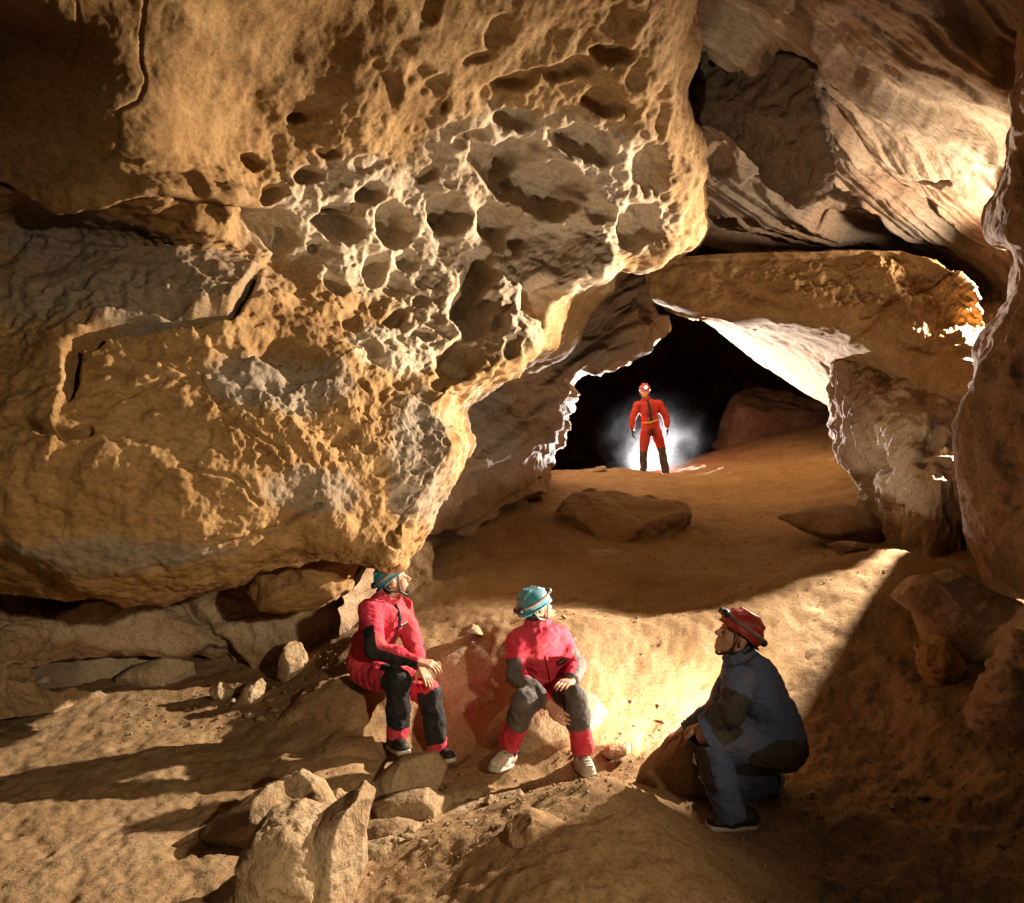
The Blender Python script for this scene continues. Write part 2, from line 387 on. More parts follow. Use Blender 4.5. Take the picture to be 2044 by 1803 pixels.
# ------------------------------------------------------------------ left wall with the hollowed arch
def row(y, xs, Ys): return [(x, y if np.isscalar(y) else y[k], Y) for k, (x, Y) in enumerate(zip(xs, Ys))]
LW = [
 row(-300, (-500,-200,100,350,600,800,1000,1200,1400,1420,1420), (3.2,3.2,3.25,3.4,3.7,3.9,4.15,4.45,4.9,7,9.5)),
 row(0, (-500,-200,100,350,600,800,1000,1200,1375,1400,1400), (3.8,3.85,3.95,4.2,4.65,4.85,5.05,5.3,5.65,8,10)),
 row((180,180,180,190,190,190,190,190,180,180,180), (-500,-200,100,300,550,750,950,1150,1335,1370,1380), (4.0,4.05,4.1,4.3,5.0,5.28,5.56,5.86,6.26,8.3,10.5)),
 row((320,320,320,330,320,320,320,320,310,310,310), (-500,-200,100,320,520,720,920,1150,1372,1390,1400), (4.1,4.15,4.2,4.4,5.2,5.56,5.92,6.3,6.78,8.5,11)),
 row((390,390,410,415,420,420,420,420,410,410,410), (-500,-200,100,400,550,720,920,1150,1375,1395,1410), (4.3,4.3,4.3,4.5,5.25,5.7,6.12,6.55,7.05,8.6,11)),
 row((430,440,460,490,500,510,510,490,490,495,500), (-500,-200,60,300,520,700,900,1120,1360,1380,1400), (4.5,4.6,4.75,4.95,5.4,5.75,6.15,6.6,7.15,8.8,11)),
 row((560,570,590,610,600,600,600,600,590,590,600), (-500,-200,60,300,520,680,830,980,1130,1180,1200), (4.5,4.5,4.6,4.8,5.2,5.6,5.9,6.2,6.6,8,10)),
 row((720,720,720,720,720,720,720,720,700,705,710), (-500,-200,60,300,500,650,780,900,1065,1100,1120), (4.3,4.3,4.4,4.6,4.9,5.2,5.5,5.85,6.3,7.5,9)),
 row((850,850,840,830,820,820,810,805,800,800,800), (-500,-200,60,280,480,620,730,820,900,925,950), (4.1,4.1,4.2,4.4,4.65,4.9,5.15,5.4,5.7,6.8,8)),
 row((960,960,950,940,930,920,910,900,890,900,900), (-500,-200,60,280,480,620,740,840,918,925,930), (4.0,4.0,4.1,4.25,4.5,4.75,5.0,5.25,5.5,6.5,7.5)),
 row((1060,1060,1060,1050,1040,1020,1010,1000,1010,1010,1010), (-500,-200,60,280,460,600,710,790,850,860,860), (4.1,4.1,4.2,4.3,4.5,4.7,4.9,5.05,5.25,6.2,7.2)),
 row((1130,1130,1140,1150,1140,1100,1080,1090,1105,1100,1090), (-500,-200,60,280,430,560,660,740,802,812,815), (4.4,4.4,4.45,4.5,4.6,4.75,4.85,4.95,5.05,5.8,6.8)),
 row((1160,1160,1180,1200,1180,1120,1095,1115,1125,1110,1095), (-500,-200,60,280,420,540,640,730,790,800,805), (5.0,5.0,4.9,4.8,4.9,5.1,5.2,5.2,5.2,5.9,6.8)),
 row((1150,1150,1165,1170,1150,1110,1080,1085,1090,1080,1070), (-500,-200,60,280,420,540,640,730,780,790,795), (5.8,5.8,5.9,5.9,5.9,6.0,6.1,6.1,6.1,6.4,7.0)),
 row((1130,1130,1140,1140,1130,1090,1065,1065,1070,1070,1060), (-500,-200,60,280,420,540,640,730,780,790,795), (6.8,6.8,6.8,6.8,6.8,6.9,7.0,7.0,7.0,7.2,7.6)),
]
S = Sheet(LW, 640, 620)
enc = S.area([(700, 480, 260, 170), (900, 560, 200, 200), (800, 720, 110, 90), (1150, 350, 200, 150), (1130, 500, 220, 90)])
calm = 1 - 0.65 * S.area([(750, 60, 420, 170), (200, 150, 300, 260)])
S.bump(0.7, 0.10, 3); S.bump(2.0, 0.065, 5, mask=calm); S.bump(7, 0.022, 5, 0.55, mask=calm); S.bump(3, 0.03, 4, 0.5, ridged=True, mask=1 - calm, stretch=(0.6, 0.6, 1.5))
S.bump(3, 0.02, 5, 0.5, ridged=True, mask=enc)
for a in [(520,450,76,62,.30,15),(548,383,28,23,.16,0),(616,353,28,19,.14,0),(683,452,48,34,.24,0),(690,412,46,24,.14,0),(743,388,30,25,.18,0),
          (790,448,35,44,.26,0),(752,538,34,34,.24,0),(897,432,46,38,.26,0),(665,568,30,17,.14,45),(787,632,24,16,.14,0),(852,660,30,12,.12,8),
          (918,720,44,58,.26,25),(945,620,40,50,.24,-10),(962,545,34,48,.24,8),(990,450,36,48,.26,0),(1005,325,62,38,.30,-8),(1085,375,86,46,.36,10),(1160,285,66,32,.26,12),
          (1030,250,52,26,.20,-10),(1210,205,46,24,.20,5),(1225,112,46,20,.16,0),(1085,588,40,48,.36,15),(588,235,26,14,.10,0),(886,218,9,17,.10,15),
          (505,325,28,15,.13,20),(626,497,12,9,.08,0),(650,305,30,14,.08,0),(1290,330,40,70,.18,10),(1270,450,50,40,.20,0),(1190,420,30,22,.14,0),
          (730,330,40,18,.08,-10),(820,520,22,18,.10,0),(860,350,30,16,.10,-30),(940,280,34,16,.12,-25),(1040,170,46,18,.12,-20),(960,120,40,14,.08,-20),(1130,150,50,18,.10,-15),
          (845,590,18,24,.10,0),(705,640,22,14,.10,30),(740,690,26,12,.10,30),(1000,640,16,22,.10,0),(1040,480,22,18,.12,0),(580,480,20,14,.08,0),
          (880,760,20,12,.10,0),(800,760,18,12,.08,20),(720,770,26,12,.08,40),(1020,690,14,22,.10,0),(1250,560,40,22,.14,0),(1310,220,18,50,.12,0)]:
    S.pocket(*a)
S.pits(5.0, 0.018, enc, 1, 0.36); S.pits(11, 0.013, np.clip(enc + 0.15, 0, 1), 4, 0.42); S.pits(2.6, 0.05, S.area([(1000, 120, 300, 200)]), 2, 0.4)
S.crack([(285,-20),(295,150),(270,200),(225,230),(240,300),(195,325)], 2.6, .022, 1.0)
S.crack([(150,0),(165,90),(140,140)], 2.6, .015, 1.0)
S.crack([(510,560),(490,610),(455,655),(380,668),(310,664),(250,672),(200,690),(168,708),(150,755),(138,795)], 7, .22)
S.crack([(200,690),(168,708),(150,755)], 12, .10)
S.crack([(20,858),(60,856),(100,872),(150,874),(182,860)], 6, .12)
S.crack([(420,705),(480,728),(540,702),(600,720)], 5, .06); S.crack([(330,745),(400,770),(450,830),(560,900)], 4, .035); S.crack([(210,820),(260,800),(330,770)], 3, .03)
S.crack([(360,930),(470,960),(520,1010)], 4, .03); S.crack([(440,1085),(560,1060),(640,1010)], 5, .05)
S.step([(510,560),(455,655),(310,664),(200,690),(150,755),(138,800)], .10, 7, 160)
S.step([(-100,350),(0,372),(60,410),(130,425),(300,395),(420,400)], -.12, 10, 60)
S.step([(120,470),(260,505),(420,550),(500,570)], .08, 8, 90); S.step([(260,520),(400,490),(520,520)], .05, 8, 80)
S.step([(300,330),(380,350),(420,400),(380,430)], -.06, 10, 60)
S.step([(620,650),(720,700),(800,770),(880,830)], .06, 9, 90); S.step([(400,760),(560,800),(590,780)], .05, 6, 70)
S.pocket(330, 640, 60, 22, .10, 12); S.pocket(560, 720, 90, 34, .12, 20); S.pocket(640, 830, 120, 50, .10, 30)
low = S.area([(250, 640, 300, 80), (180, 480, 220, 60), (600, 860, 200, 90)])
S.bump(5, 0.05, 5, 0.6, ridged=True, mask=low); S.pits(9, 0.03, low, 7)
S.pits(7, 0.05, S.area([(860, 1000, 60, 200), (790, 1090, 40, 80)]), 3)
S.grey = np.clip(S.area([(260, 580, 330, 110), (150, 480, 200, 60), (560, 770, 160, 70), (620, 980, 110, 60), (200, 1100, 260, 40), (840, 900, 70, 160)]), 0, 1)
S.pale = 1.1 * np.clip(S.area([(1080, 330, 260, 130), (1180, 430, 180, 90), (760, 450, 280, 150), (950, 560, 190, 170), (800, 690, 120, 60), (1130, 540, 120, 60)]), 0, 1)  # paler colour adds brightness where lamplight falls on the pocket band
S.build('cave_wall_left', M_OCHRE, 'ochre overhanging left wall hollowed into rounded pockets')

# ------------------------------------------------------------------ low wall under the overhang
BL = [
 row(1080, (-600,-250,0,150,300,450,600,740,860), (4.4,5.2,6.0,6.5,6.8,6.9,7.0,7.2,7.6)),
 row(1180, (-600,-250,0,150,300,450,600,740,860), (4.3,5.0,5.8,6.3,6.6,6.7,6.8,7.0,7.4)),
 row((1240,)*9, (-600,-250,0,150,300,450,600,740,860), (4.2,4.8,5.5,6.1,6.4,6.5,6.6,6.8,7.2)),
 row((1310,)*9, (-600,-250,0,150,300,450,600,740,860), (4.1,4.7,5.3,6.0,6.3,6.5,6.6,6.8,7.2)),
 row((1370,1370,1370,1360,1360,1370,1370,1340,1300), (-600,-250,0,150,300,450,600,740,860), (4.1,4.7,5.3,6.0,6.3,6.5,6.6,6.8,7.2)),
 row((1480,1480,1440,1420,1420,1430,1420,1400,1380), (-600,-250,0,150,300,450,600,740,860), (4.0,4.6,5.2,5.9,6.3,6.5,6.6,6.8,7.2)),
]
S = Sheet(BL, 420, 170)
S.bump(1.5, 0.10, 5); S.bump(6, 0.03, 4, ridged=True)
S.pocket(250, 1345, 200, 40, .55, 0, 0.3); S.pocket(430, 1330, 70, 40, .30); S.pocket(120, 1190, 60, 28, .15)
S.step([(60,1240),(200,1215),(330,1230),(420,1250),(520,1240),(640,1210)], .10, 8, 60)
S.step([(30,1310),(150,1290),(300,1300),(390,1320)], -.08, 8, 40)
S.crack([(370,1210),(410,1250),(450,1280),(470,1310)], 10, .16)
S.pale = S.area([(330, 1250, 330, 60), (300, 1355, 160, 30)]); S.grey = S.area([(260, 1350, 180, 40), (150, 1230, 90, 50)])
S.build('cave_wall_low', M_STONE, 'low pale wall with a dark slot under the overhang')

# ------------------------------------------------------------------ left wall of the far passage
PL = [
 row((420,420,430,450,450), (900,1080,1250,1340,1345), (9.2,9.8,10.3,10.8,14)),
 row((500,500,500,520,520), (900,1080,1250,1330,1335), (9.0,9.6,10.1,10.5,14)),
 row((640,640,620,600,600), (860,1050,1200,1308,1316), (8.6,9.2,9.8,10.3,14)),
 row((720,720,700,682,676), (830,1000,1150,1292,1296), (8.2,8.9,9.7,10.3,14)),
 row((800,790,770,745,738), (800,960,1080,1176,1180), (7.9,8.6,9.4,10.2,14)),
 row((840,820,800,785,780), (790,930,1050,1138,1140), (7.7,8.4,9.3,10.2,14)),
 row((930,900,880,870,862), (780,910,1035,1122,1124), (7.4,8.2,9.2,10.3,14)),
 row((1050,1000,970,955,948), (760,880,980,1092,1094), (7.0,7.8,9.0,10.5,14)),
 row((1180,1130,1080,1010,1000), (720,830,920,1085,1088), (6.5,7.3,8.4,10.5,14)),
 row((1300,1260,1180,1060,1050), (700,800,900,1080,1085), (6.4,7.2,8.3,10.5,14)),
]
S = Sheet(PL, 230, 330)
S.bump(1.2, 0.12, 4); S.bump(5, 0.02, 4, ridged=True)
S.terrace((-0.55, 0.1, 0.83), 1.5, 0.20, 0.6, 3.0); S.terrace((-0.55, 0.1, 0.83), 4.6, 0.05, 0.8, 9.0)
S.step([(900,830),(1000,760),(1130,690),(1300,640)], .16, 8, 60); S.step([(1060,790),(1180,700),(1250,690)], .10, 6, 40); S.step([(880,950),(1000,880),(1100,800)], .10, 8, 50)
S.pocket(1160, 760, 40, 26, .2); S.crack([(1050,800),(1150,720),(1200,680)], 6, .08)
S.grey = S.area([(1150, 690, 120, 40), (980, 860, 60, 100)])
S.build('passage_wall', M_PINK, 'brown slanting left wall of the far passage')

# ------------------------------------------------------------------ right ceiling
RC = [
 row(-350, (1250,1400,1550,1700,1850,2000,2200,2500), (4.8,4.6,4.4,4.3,4.2,4.1,4.0,4.0)),
 row(-100, (1250,1400,1550,1700,1850,2000,2200,2500), (6.1,5.7,5.4,5.2,5.1,5.0,4.9,4.8)),
 row(60, (1250,1400,1550,1700,1850,2000,2200,2500), (7.2,6.8,6.3,6.0,5.9,5.7,5.6,5.5)),
 row(180, (1250,1400,1550,1700,1850,2000,2200,2500), (8.1,7.7,7.2,6.75,6.5,6.3,6.1,6.0)),
 row(300, (1250,1400,1550,1700,1850,2000,2200,2500), (8.9,8.6,8.2,7.8,7.6,7.4,7.2,7.0)),
 row((400,400,400,410,420,420,420,420), (1250,1400,1550,1700,1850,2000,2200,2500), (9.3,9.0,8.7,8.4,8.1,7.9,7.7,7.5)),
 row((470,470,480,485,500,505,505,500), (1250,1400,1550,1700,1850,2000,2200,2500), (9.7,9.5,9.2,8.95,8.65,8.45,8.3,8.0)),
 row((520,520,520,520,550,580,590,590), (1250,1400,1550,1720,1880,2010,2200,2500), (10.2,10.0,9.7,9.4,9.2,9.0,8.8,8.6)),
 row((600,600,600,600,620,660,660,640), (1250,1400,1550,1720,1880,2010,2200,2500), (12.0,11.8,11.6,11.4,10.8,10.0,9.6,9.4)),
]
S = Sheet(RC, 420, 380)
mb = np.cross(np.array([0.23, 0.12, 0.96]), np.array(BED))
S.bump(0.8, 0.07, 3); S.bump(1.6, 0.04, 4, 0.5, grain=(BED, 0.25)); S.bump(6, 0.014, 4, 0.55, grain=(BED, 0.3)); S.bump(4, 0.018, 4)
S.terrace(mb, 1.05, 0.24, 0.22); S.terrace(mb, 3.3, 0.06, 0.35, 7.0); S.terrace(mb, 8.5, 0.018, 0.6, 4.0)
S.step([(1330,30),(1400,150),(1470,190),(1520,250),(1590,340),(1640,400),(1740,495),(1800,540)], -.14, 10, 110)
S.step([(1380,280),(1450,310),(1520,350),(1600,420),(1700,480)], -.14, 8, 90)
S.step([(1620,300),(1700,360),(1800,430),(1920,520),(2010,580)], -.18, 8, 110)
S.step([(1520,0),(1600,110),(1650,200),(1760,270),(1900,330),(2000,360)], -.18, 10, 140)
S.crack([(1640,440),(1700,470),(1730,490)], 14, .25); S.crack([(1840,390),(1880,392),(1900,385)], 6, .12); S.crack([(1700,330),(1760,370),(1830,400)], 4, .05)
S.pocket(1430, 340, 34, 26, .16); S.pocket(1440, 480, 24, 16, .12); S.pocket(1500, 400, 40, 20, .12, 30)
S.grey = S.area([(1500, 420, 180, 90), (1800, 520, 150, 50), (1960, 60, 160, 90)]); S.pale = S.area([(1850, 300, 220, 130), (1480, 110, 90, 60)])
S.build('cave_ceiling_right', M_STRATA, 'banded ceiling sloping down to the right')

# ------------------------------------------------------------------ near right wall and the draped wall beneath the slab
RW = [
 row(-300, (2700,2300,2090,2075,2077,2089), (3.4,4.0,4.8,5.1,6.3,7.05)),
 row(60, (2700,2300,2070,2052,2054,2066), (3.6,4.3,5.0,5.3,6.3,7.05)),
 row(220, (2700,2300,2060,2034,2036,2048), (3.8,4.5,5.1,5.4,6.3,7.05)),
 row(340, (2700,2300,2055,2020,2022,2034), (3.9,4.6,5.2,5.5,6.3,7.05)),
 row(460, (2700,2300,2040,1978,1980,1992), (3.9,4.6,5.2,5.6,6.3,7.05)),
 row(500, (2700,2300,2050,2022,2024,2036), (3.9,4.6,5.2,5.6,6.3,7.05)),
 row(590, (2700,2300,2050,2010,2012,2024), (3.9,4.6,5.2,5.6,6.3,7.05)),
 row(680, (2700,2300,2030,1962,1964,1976), (3.9,4.6,5.2,5.6,6.3,7.05)),
 row(780, (2700,2300,2030,1950,1952,1964), (3.9,4.6,5.1,5.6,6.3,7.05)),
 row(880, (2700,2300,2020,1922,1924,1936), (3.9,4.6,5.1,5.6,6.3,7.05)),
 row(980, (2700,2300,2020,1918,1920,1932), (3.9,4.5,5.1,5.6,6.3,7.05)),
 row(1080, (2700,2300,2040,1945,1947,1959), (3.8,4.5,5.1,5.6,6.3,7.05)),
 row(1200, (2700,2300,2080,2000,2002,2014), (3.8,4.4,5.1,5.6,6.3,7.05)),
]
S = Sheet(RW, 170, 420)
S.bump(1.1, 0.11, 4); S.bump(3, 0.045, 4, 0.5, ridged=True, stretch=(1.6, 1.6, 0.5)); S.bump(9, 0.012, 3); S.pits(5, 0.03, S.area([(2000, 900, 90, 260)]), 5)
S.grey = 0.6 * S.area([(2000, 900, 100, 300)])
S.build('cave_wall_right', M_PINK, 'dark pinkish wall close by on the right')
DW = [
 row((540,540,540,540,540,540,540), (1640,1650,1700,1780,1860,1930,2000), (11.5,11.2,11,10.8,10.6,10.4,10.2)),
 row((690,690,690,690,690,700,700), (1640,1650,1700,1780,1860,1930,2000), (10.5,9.6,9.2,8.8,8.5,8.3,8.2)),
 row((770,770,780,790,800,800,800), (1655,1662,1710,1780,1850,1930,2010), (10.2,9.2,8.6,8.2,7.7,7.5,7.55)),
 row((850,850,850,850,850,850,850), (1668,1676,1720,1780,1840,1910,2000), (10.0,9.0,8.3,7.7,7.38,7.32,7.5)),
 row((910,910,910,910,910,910,910), (1680,1690,1735,1790,1850,1910,2000), (9.9,8.9,8.1,7.5,7.25,7.25,7.45)),
 row((960,960,965,970,970,970,970), (1712,1722,1760,1810,1860,1920,2000), (9.8,8.8,7.9,7.25,6.95,7.0,7.3)),
 row((1000,1005,1020,1030,1040,1050,1060), (1722,1732,1780,1830,1880,1930,2000), (9.7,8.7,7.8,7.15,6.9,6.9,7.2)),
 row((1080,1090,1110,1120,1130,1140,1150), (1722,1732,1780,1830,1880,1930,2000), (9.7,8.6,7.8,7.1,6.85,6.85,7.1)),
]
S = Sheet(DW, 210, 230)
S.bump(1.5, 0.12, 4); S.bump(2.6, 0.10, 4, 0.5, ridged=True, stretch=(1.7, 1.7, 0.4)); S.bump(9, 0.018, 3, stretch=(1.2, 1.2, 0.6)); S.pits(5, 0.035, 1.0, 6)
S.pocket(1760, 920, 26, 40, .25); S.pocket(1860, 880, 20, 60, .2, 10)
S.pale = S.area([(1800, 930, 130, 130)]); S.grey = S.area([(1760, 980, 60, 60)])
S.build('draped_wall', M_PINK, 'rough draped wall below the right end of the slab')

# ------------------------------------------------------------------ far end of the passage
FE = []
for Yk, r in ((13.2, 1.5), (15, 2.1), (18, 2.4), (22, 2.4), (26, 2.0), (29, 1.2), (29.5, 0.02)):
    pts = []
    for a in np.linspace(-25, 205, 12):
        x = 2.2 + 4.0 * r * math.cos(math.radians(a)); z = 1.2 + 4.2 * r * math.sin(math.radians(a))
        pts.append((1022 + x / Yk * F, 901.5 - (z - CAMZ) / Yk * F, Yk))
    FE.append(pts)
S = Sheet(FE, 140, 120)
S.bump(0.5, 0.35, 5); S.bump(2.5, 0.10, 4, ridged=True)
S.build('passage_end', M_UNLIT, 'dark far end of the passage')

# ------------------------------------------------------------------ grit and gravel lying on the floor
gr = np.random.default_rng(21)
def gravel():
    base = np.array([(1,0,0),(-1,0,0),(0,1,0),(0,-1,0),(0,0,1),(0,0,-1)], float)
    tri = np.array([(0,2,4),(2,1,4),(1,3,4),(3,0,4),(2,0,5),(1,2,5),(3,1,5),(0,3,5)])
    vs, ts = [], []
    zones = [(-3.6, 3.2, 2.9, 6.4, 2600, .003, .010), (0.6, 3.2, 2.9, 5.2, 1100, .004, .016), (-0.9, 0.5, 3.3, 5.2, 700, .004, .018), (-3.0, -1.0, 5.2, 6.3, 500, .004, .02), (0.0, 4.0, 6.0, 10.0, 700, .006, .02)]
    n = 0
    for x0, x1, y0, y1, k, lo, hi in zones:
        for _ in range(k):
            x, y = gr.uniform(x0, x1), gr.uniform(y0, y1)
            if abs(x) > y * 0.75: continue
            r = lo + (hi - lo) * gr.random() ** 3; z = ground(x, y)
            v = base * gr.uniform(.6, 1.2, (6, 1)) * r * np.array([1, 1, .7]); a = gr.uniform(0, 6.28); c, q = math.cos(a), math.sin(a)
            v = np.stack([v[:, 0] * c - v[:, 1] * q, v[:, 0] * q + v[:, 1] * c, v[:, 2]], 1) + (x, y, z + .3 * r)
            vs.append(v); ts.append(tri + n); n += 6
    me = mk_mesh('gravel', np.concatenate(vs), np.concatenate(ts), smooth=False)
    tag(link('gravel', me, M_STONE), 'loose grit and gravel strewn over the sandy floor', 'gravel', kind='stuff')
gravel()
# ------------------------------------------------------------------ fallen slab bridging the passage
SLAB = [
 row((540,535,530,525,540,580,620), (1300,1440,1600,1740,1830,1900,1950), (12.0,12.0,11.6,11.2,10.6,10.2,9.8)),
 row((519,507,503,500,512,548,596), (1288,1450,1600,1745,1835,1905,1950), (9.3,9.1,8.9,8.7,8.5,8.3,8.2)),
 row((530,522,520,516,530,570,625), (1286,1450,1600,1745,1838,1912,1958), (9.15,8.95,8.75,8.55,8.35,8.15,8.08)),
 row((560,566,576,584,606,640,668), (1290,1450,1600,1740,1835,1912,1968), (9.1,8.9,8.65,8.45,8.25,8.1,8.02)),
 row((597,622,640,668,706,722,728), (1300,1395,1530,1680,1800,1890,1955), (9.1,9.0,8.8,8.5,8.03,7.57,7.45)),
 row((606,634,672,720,776,812,830), (1312,1400,1520,1640,1760,1850,1930), (9.8,9.9,9.9,9.7,8.9,8.0,7.55)),
 row((614,650,712,770,826,850,860), (1326,1410,1520,1625,1720,1830,1920), (11.0,11.2,11.2,11.2,10.8,10.2,9.8)),
 row((618,662,738,800,850,866,870), (1330,1425,1530,1635,1720,1820,1910), (12.6,12.7,12.6,12.5,12.2,11.4,11.0)),
 row((600,630,700,760,800,820,830), (1330,1425,1530,1635,1720,1820,1910), (13.4,13.4,13.4,13.2,13,12,11.5)),
 row((540,535,530,525,540,580,620), (1300,1440,1600,1740,1830,1900,1950), (12.1,12.1,11.7,11.3,10.7,10.3,9.9)),
]
S = Sheet(SLAB, 300, 330)
S.bump(1.2, 0.04, 4); S.bump(3.2, 0.02, 5, 0.5, ridged=True); S.bump(9, 0.008, 4)
S.bump(2.4, 0.14, 5, 0.6, mask=S.area([(1740, 570, 190, 50), (1850, 640, 110, 60)])); S.bump(6, 0.035, 4, 0.6, ridged=True, mask=S.area([(1740, 580, 220, 60), (1500, 560, 120, 40)]))
S.step([(1700,680),(1760,640),(1830,590),(1890,560)], .08, 6, 60); S.step([(1480,560),(1600,610),(1760,660),(1900,690)], -.07, 8, 70)
S.crack([(1720,640),(1800,600),(1900,550)], 4, .06); S.step([(1400,640),(1520,660),(1640,720),(1700,790)], -.10, 7, 50)
o = S.build('fallen_slab', M_OCHRE); del o['kind']
tag(o, 'huge orange rock slab bridging the passage above the standing caver', 'rock slab')

M_SHADED = rock_mat('dark_shaded_limestone', [(0.3, (0.08, 0.052, 0.032)), (0.5, (0.17, 0.115, 0.073)), (0.7, (0.28, 0.20, 0.13))], grey=(0.15, 0.12, 0.095), bump=0.6)  # limestone darkened in colour to stand in for shade on both blocks
# ------------------------------------------------------------------ loose rocks
def poly_sdf(px, pz, poly):
    d = np.full(px.shape, 1e9); inside = np.zeros(px.shape, bool)
    n = len(poly)
    for k in range(n):
        x0, z0 = poly[k]; x1, z1 = poly[(k + 1) % n]
        ex, ez = x1 - x0, z1 - z0; wx, wz = px - x0, pz - z0
        t = np.clip((wx * ex + wz * ez) / (ex * ex + ez * ez + 1e-12), 0, 1)
        d = np.minimum(d, np.hypot(wx - ex * t, wz - ez * t))
        c = ((z0 > pz) != (z1 > pz)) & (px < ex * (pz - z0) / (ez + 1e-12) + x0)
        inside ^= c
    return np.where(inside, -d, d)
def rock(name, outline, Y, thick, label, cat='rock', seed=0, lean=0.0, facets=6, amp=0.03, res=56, mat=None, ridged=0.5, power=2.5, grey=0.2, pale=0.2, planes=(), group=None):
    r = np.random.default_rng(seed + 11)
    yc = Y + thick * 0.42
    poly = [tuple(W(x, y, yc)[[0, 2]]) for x, y in outline]
    pa = np.array(poly); lo = pa.min(0); hi = pa.max(0); zm = (lo[1] + hi[1]) / 2
    span = max(hi - lo); ext = abs(lean) * (hi[1] - lo[1]) / 2
    h = max(span, thick) / res; pad = 4 * h + amp
    xs = np.arange(lo[0] - pad, hi[0] + pad, h); ys = np.arange(yc - thick / 2 - ext - pad, yc + thick / 2 + ext + pad, h); zs = np.arange(lo[1] - pad, hi[1] + pad, h)
    X2, Z2 = np.meshgrid(xs, zs, indexing='ij')
    d2 = poly_sdf(X2, Z2, poly); R = -d2.min()
    X, Yg, Z = np.meshgrid(xs, ys, zs, indexing='ij')
    t = np.abs((Yg - yc - lean * (Z - zm)) / (thick / 2))
    V = d2[:, None, :] + R * t ** power
    c = np.array([(lo[0] + hi[0]) / 2, yc, zm]); half = np.array([(hi[0]-lo[0])/2, thick/2, (hi[1]-lo[1])/2])
    for k in range(facets):
        n = r.normal(size=3); n[1] = -abs(n[1]) - 0.35; n /= np.linalg.norm(n)
        dist = np.sqrt(((n * half) ** 2).sum()) * r.uniform(0.62, 0.86)
        V = np.maximum(V, n[0] * (X - c[0]) + n[1] * (Yg - c[1]) + n[2] * (Z - c[2]) - dist)
    for n, pt in planes:
        n = np.array(n, float); n /= np.linalg.norm(n); p0 = W(*pt)
        V = np.maximum(V, n[0] * (X - p0[0]) + n[1] * (Yg - p0[1]) + n[2] * (Z - p0[2]))
    m = np.abs(V) < 4 * h + 2.5 * amp
    Q = np.stack([X[m], Yg[m], Z[m]], 1)
    f = 1.0 / max(span, 0.12)
    nz = 0.8 * fbm(Q, 2.4 * f, 5, 0.55) + 1.2 * ridged * fbm(Q * np.array([1, 1, 1.8]) + 5, 4.0 * f, 4, 0.5, ridged=True)
    V = V.astype(np.float32); V[m] += amp * nz
    v, q = surface_nets(V, (xs[0], ys[0], zs[0]), h)
    me = mk_mesh(name, v, q)
    fattr(me, 'grey', np.full(len(v), grey)); fattr(me, 'pale', np.full(len(v), pale))
    o = link(name, me, mat or M_STONE); centre(o)
    return tag(o, label, cat, group)

rock('boulder', [(604,1700),(640,1642),(712,1596),(737,1614),(726,1665),(726,1745),(704,1803),(690,1870),(606,1870),(596,1770)], 3.1, .42,
     'tall pale rock plate in the foreground, its right face lit', 'boulder', 1, amp=.014, res=110, pale=.3, ridged=.7, power=8, planes=[((0.88,-0.46,0.10), (668,1720,3.12)), ((-0.35,-0.88,0.30), (640,1720,3.11))], facets=0, lean=.2)
rock('boulder', [(392,1870),(430,1792),(492,1742),(484,1696),(520,1648),(580,1634),(634,1655),(650,1720),(640,1870)], 2.98, .55,
     'broad sloping pale rock left of the tall foreground plate', 'boulder', 51, amp=.018, res=110, pale=.3, ridged=.8, power=6, planes=[((-0.25,-0.72,0.64), (560,1720,3.0)), ((0.3,-0.93,-0.1), (590,1760,3.0))], facets=2, lean=.3)
rock('stone', [(590,1640),(620,1612),(668,1618),(690,1648),(650,1668),(606,1664)], 3.35, .25, 'small wedge-shaped stone lodged behind the tall foreground plate', seed=52, amp=.012, res=44, pale=.3)
rock('angular_rock', [(563,1552),(600,1540),(648,1560),(668,1600),(692,1628),(640,1645),(590,1630),(566,1592)], 3.95, .28, 'small pale angular rock just behind the tall foreground plate', seed=2, amp=.012, pale=.5)
rock('flat_rock', [(383,1695),(420,1640),(500,1592),(568,1562),(606,1602),(606,1652),(520,1695),(440,1705)], 3.72, .45, 'low brown slab with a dark hollow beneath, left of the pale angular rock', seed=3, amp=.02, lean=.3)
rock('flat_rock', [(713,1596),(760,1542),(800,1510),(870,1504),(892,1530),(882,1572),(820,1594),(740,1610)], 4.5, .42, 'flat slab of rock under the feet of the leftmost caver', seed=4, amp=.015, pale=.3)
rock('flat_rock', [(722,1622),(780,1590),(850,1578),(905,1600),(900,1628),(840,1644),(760,1650)], 4.1, .34, 'flat brown stone in front of the slab under the leftmost caver', seed=5, amp=.014, pale=.3)
rock('flat_rock', [(716,1652),(790,1638),(866,1655),(842,1684),(750,1696)], 3.8, .30, 'thin layered stone right of the tip of the tall foreground plate', seed=6, amp=.012, pale=.3)
rock('flat_rock', [(716,1694),(770,1680),(834,1690),(832,1724),(760,1740),(716,1730)], 3.55, .32, 'rounded stone tucked against the right face of the tall foreground plate', seed=7, amp=.012, pale=.3)
rock('flat_rock', [(858,1618),(920,1608),(990,1598),(966,1628),(900,1644)], 4.15, .26, 'thin pale stone beside the foreground mound', seed=8, amp=.010, pale=.4)
rock('stone', [(978,1594),(1040,1578),(1056,1600),(1000,1614)], 4.25, .18, 'small stone at the upper left edge of the foreground mound', seed=9, amp=.008)
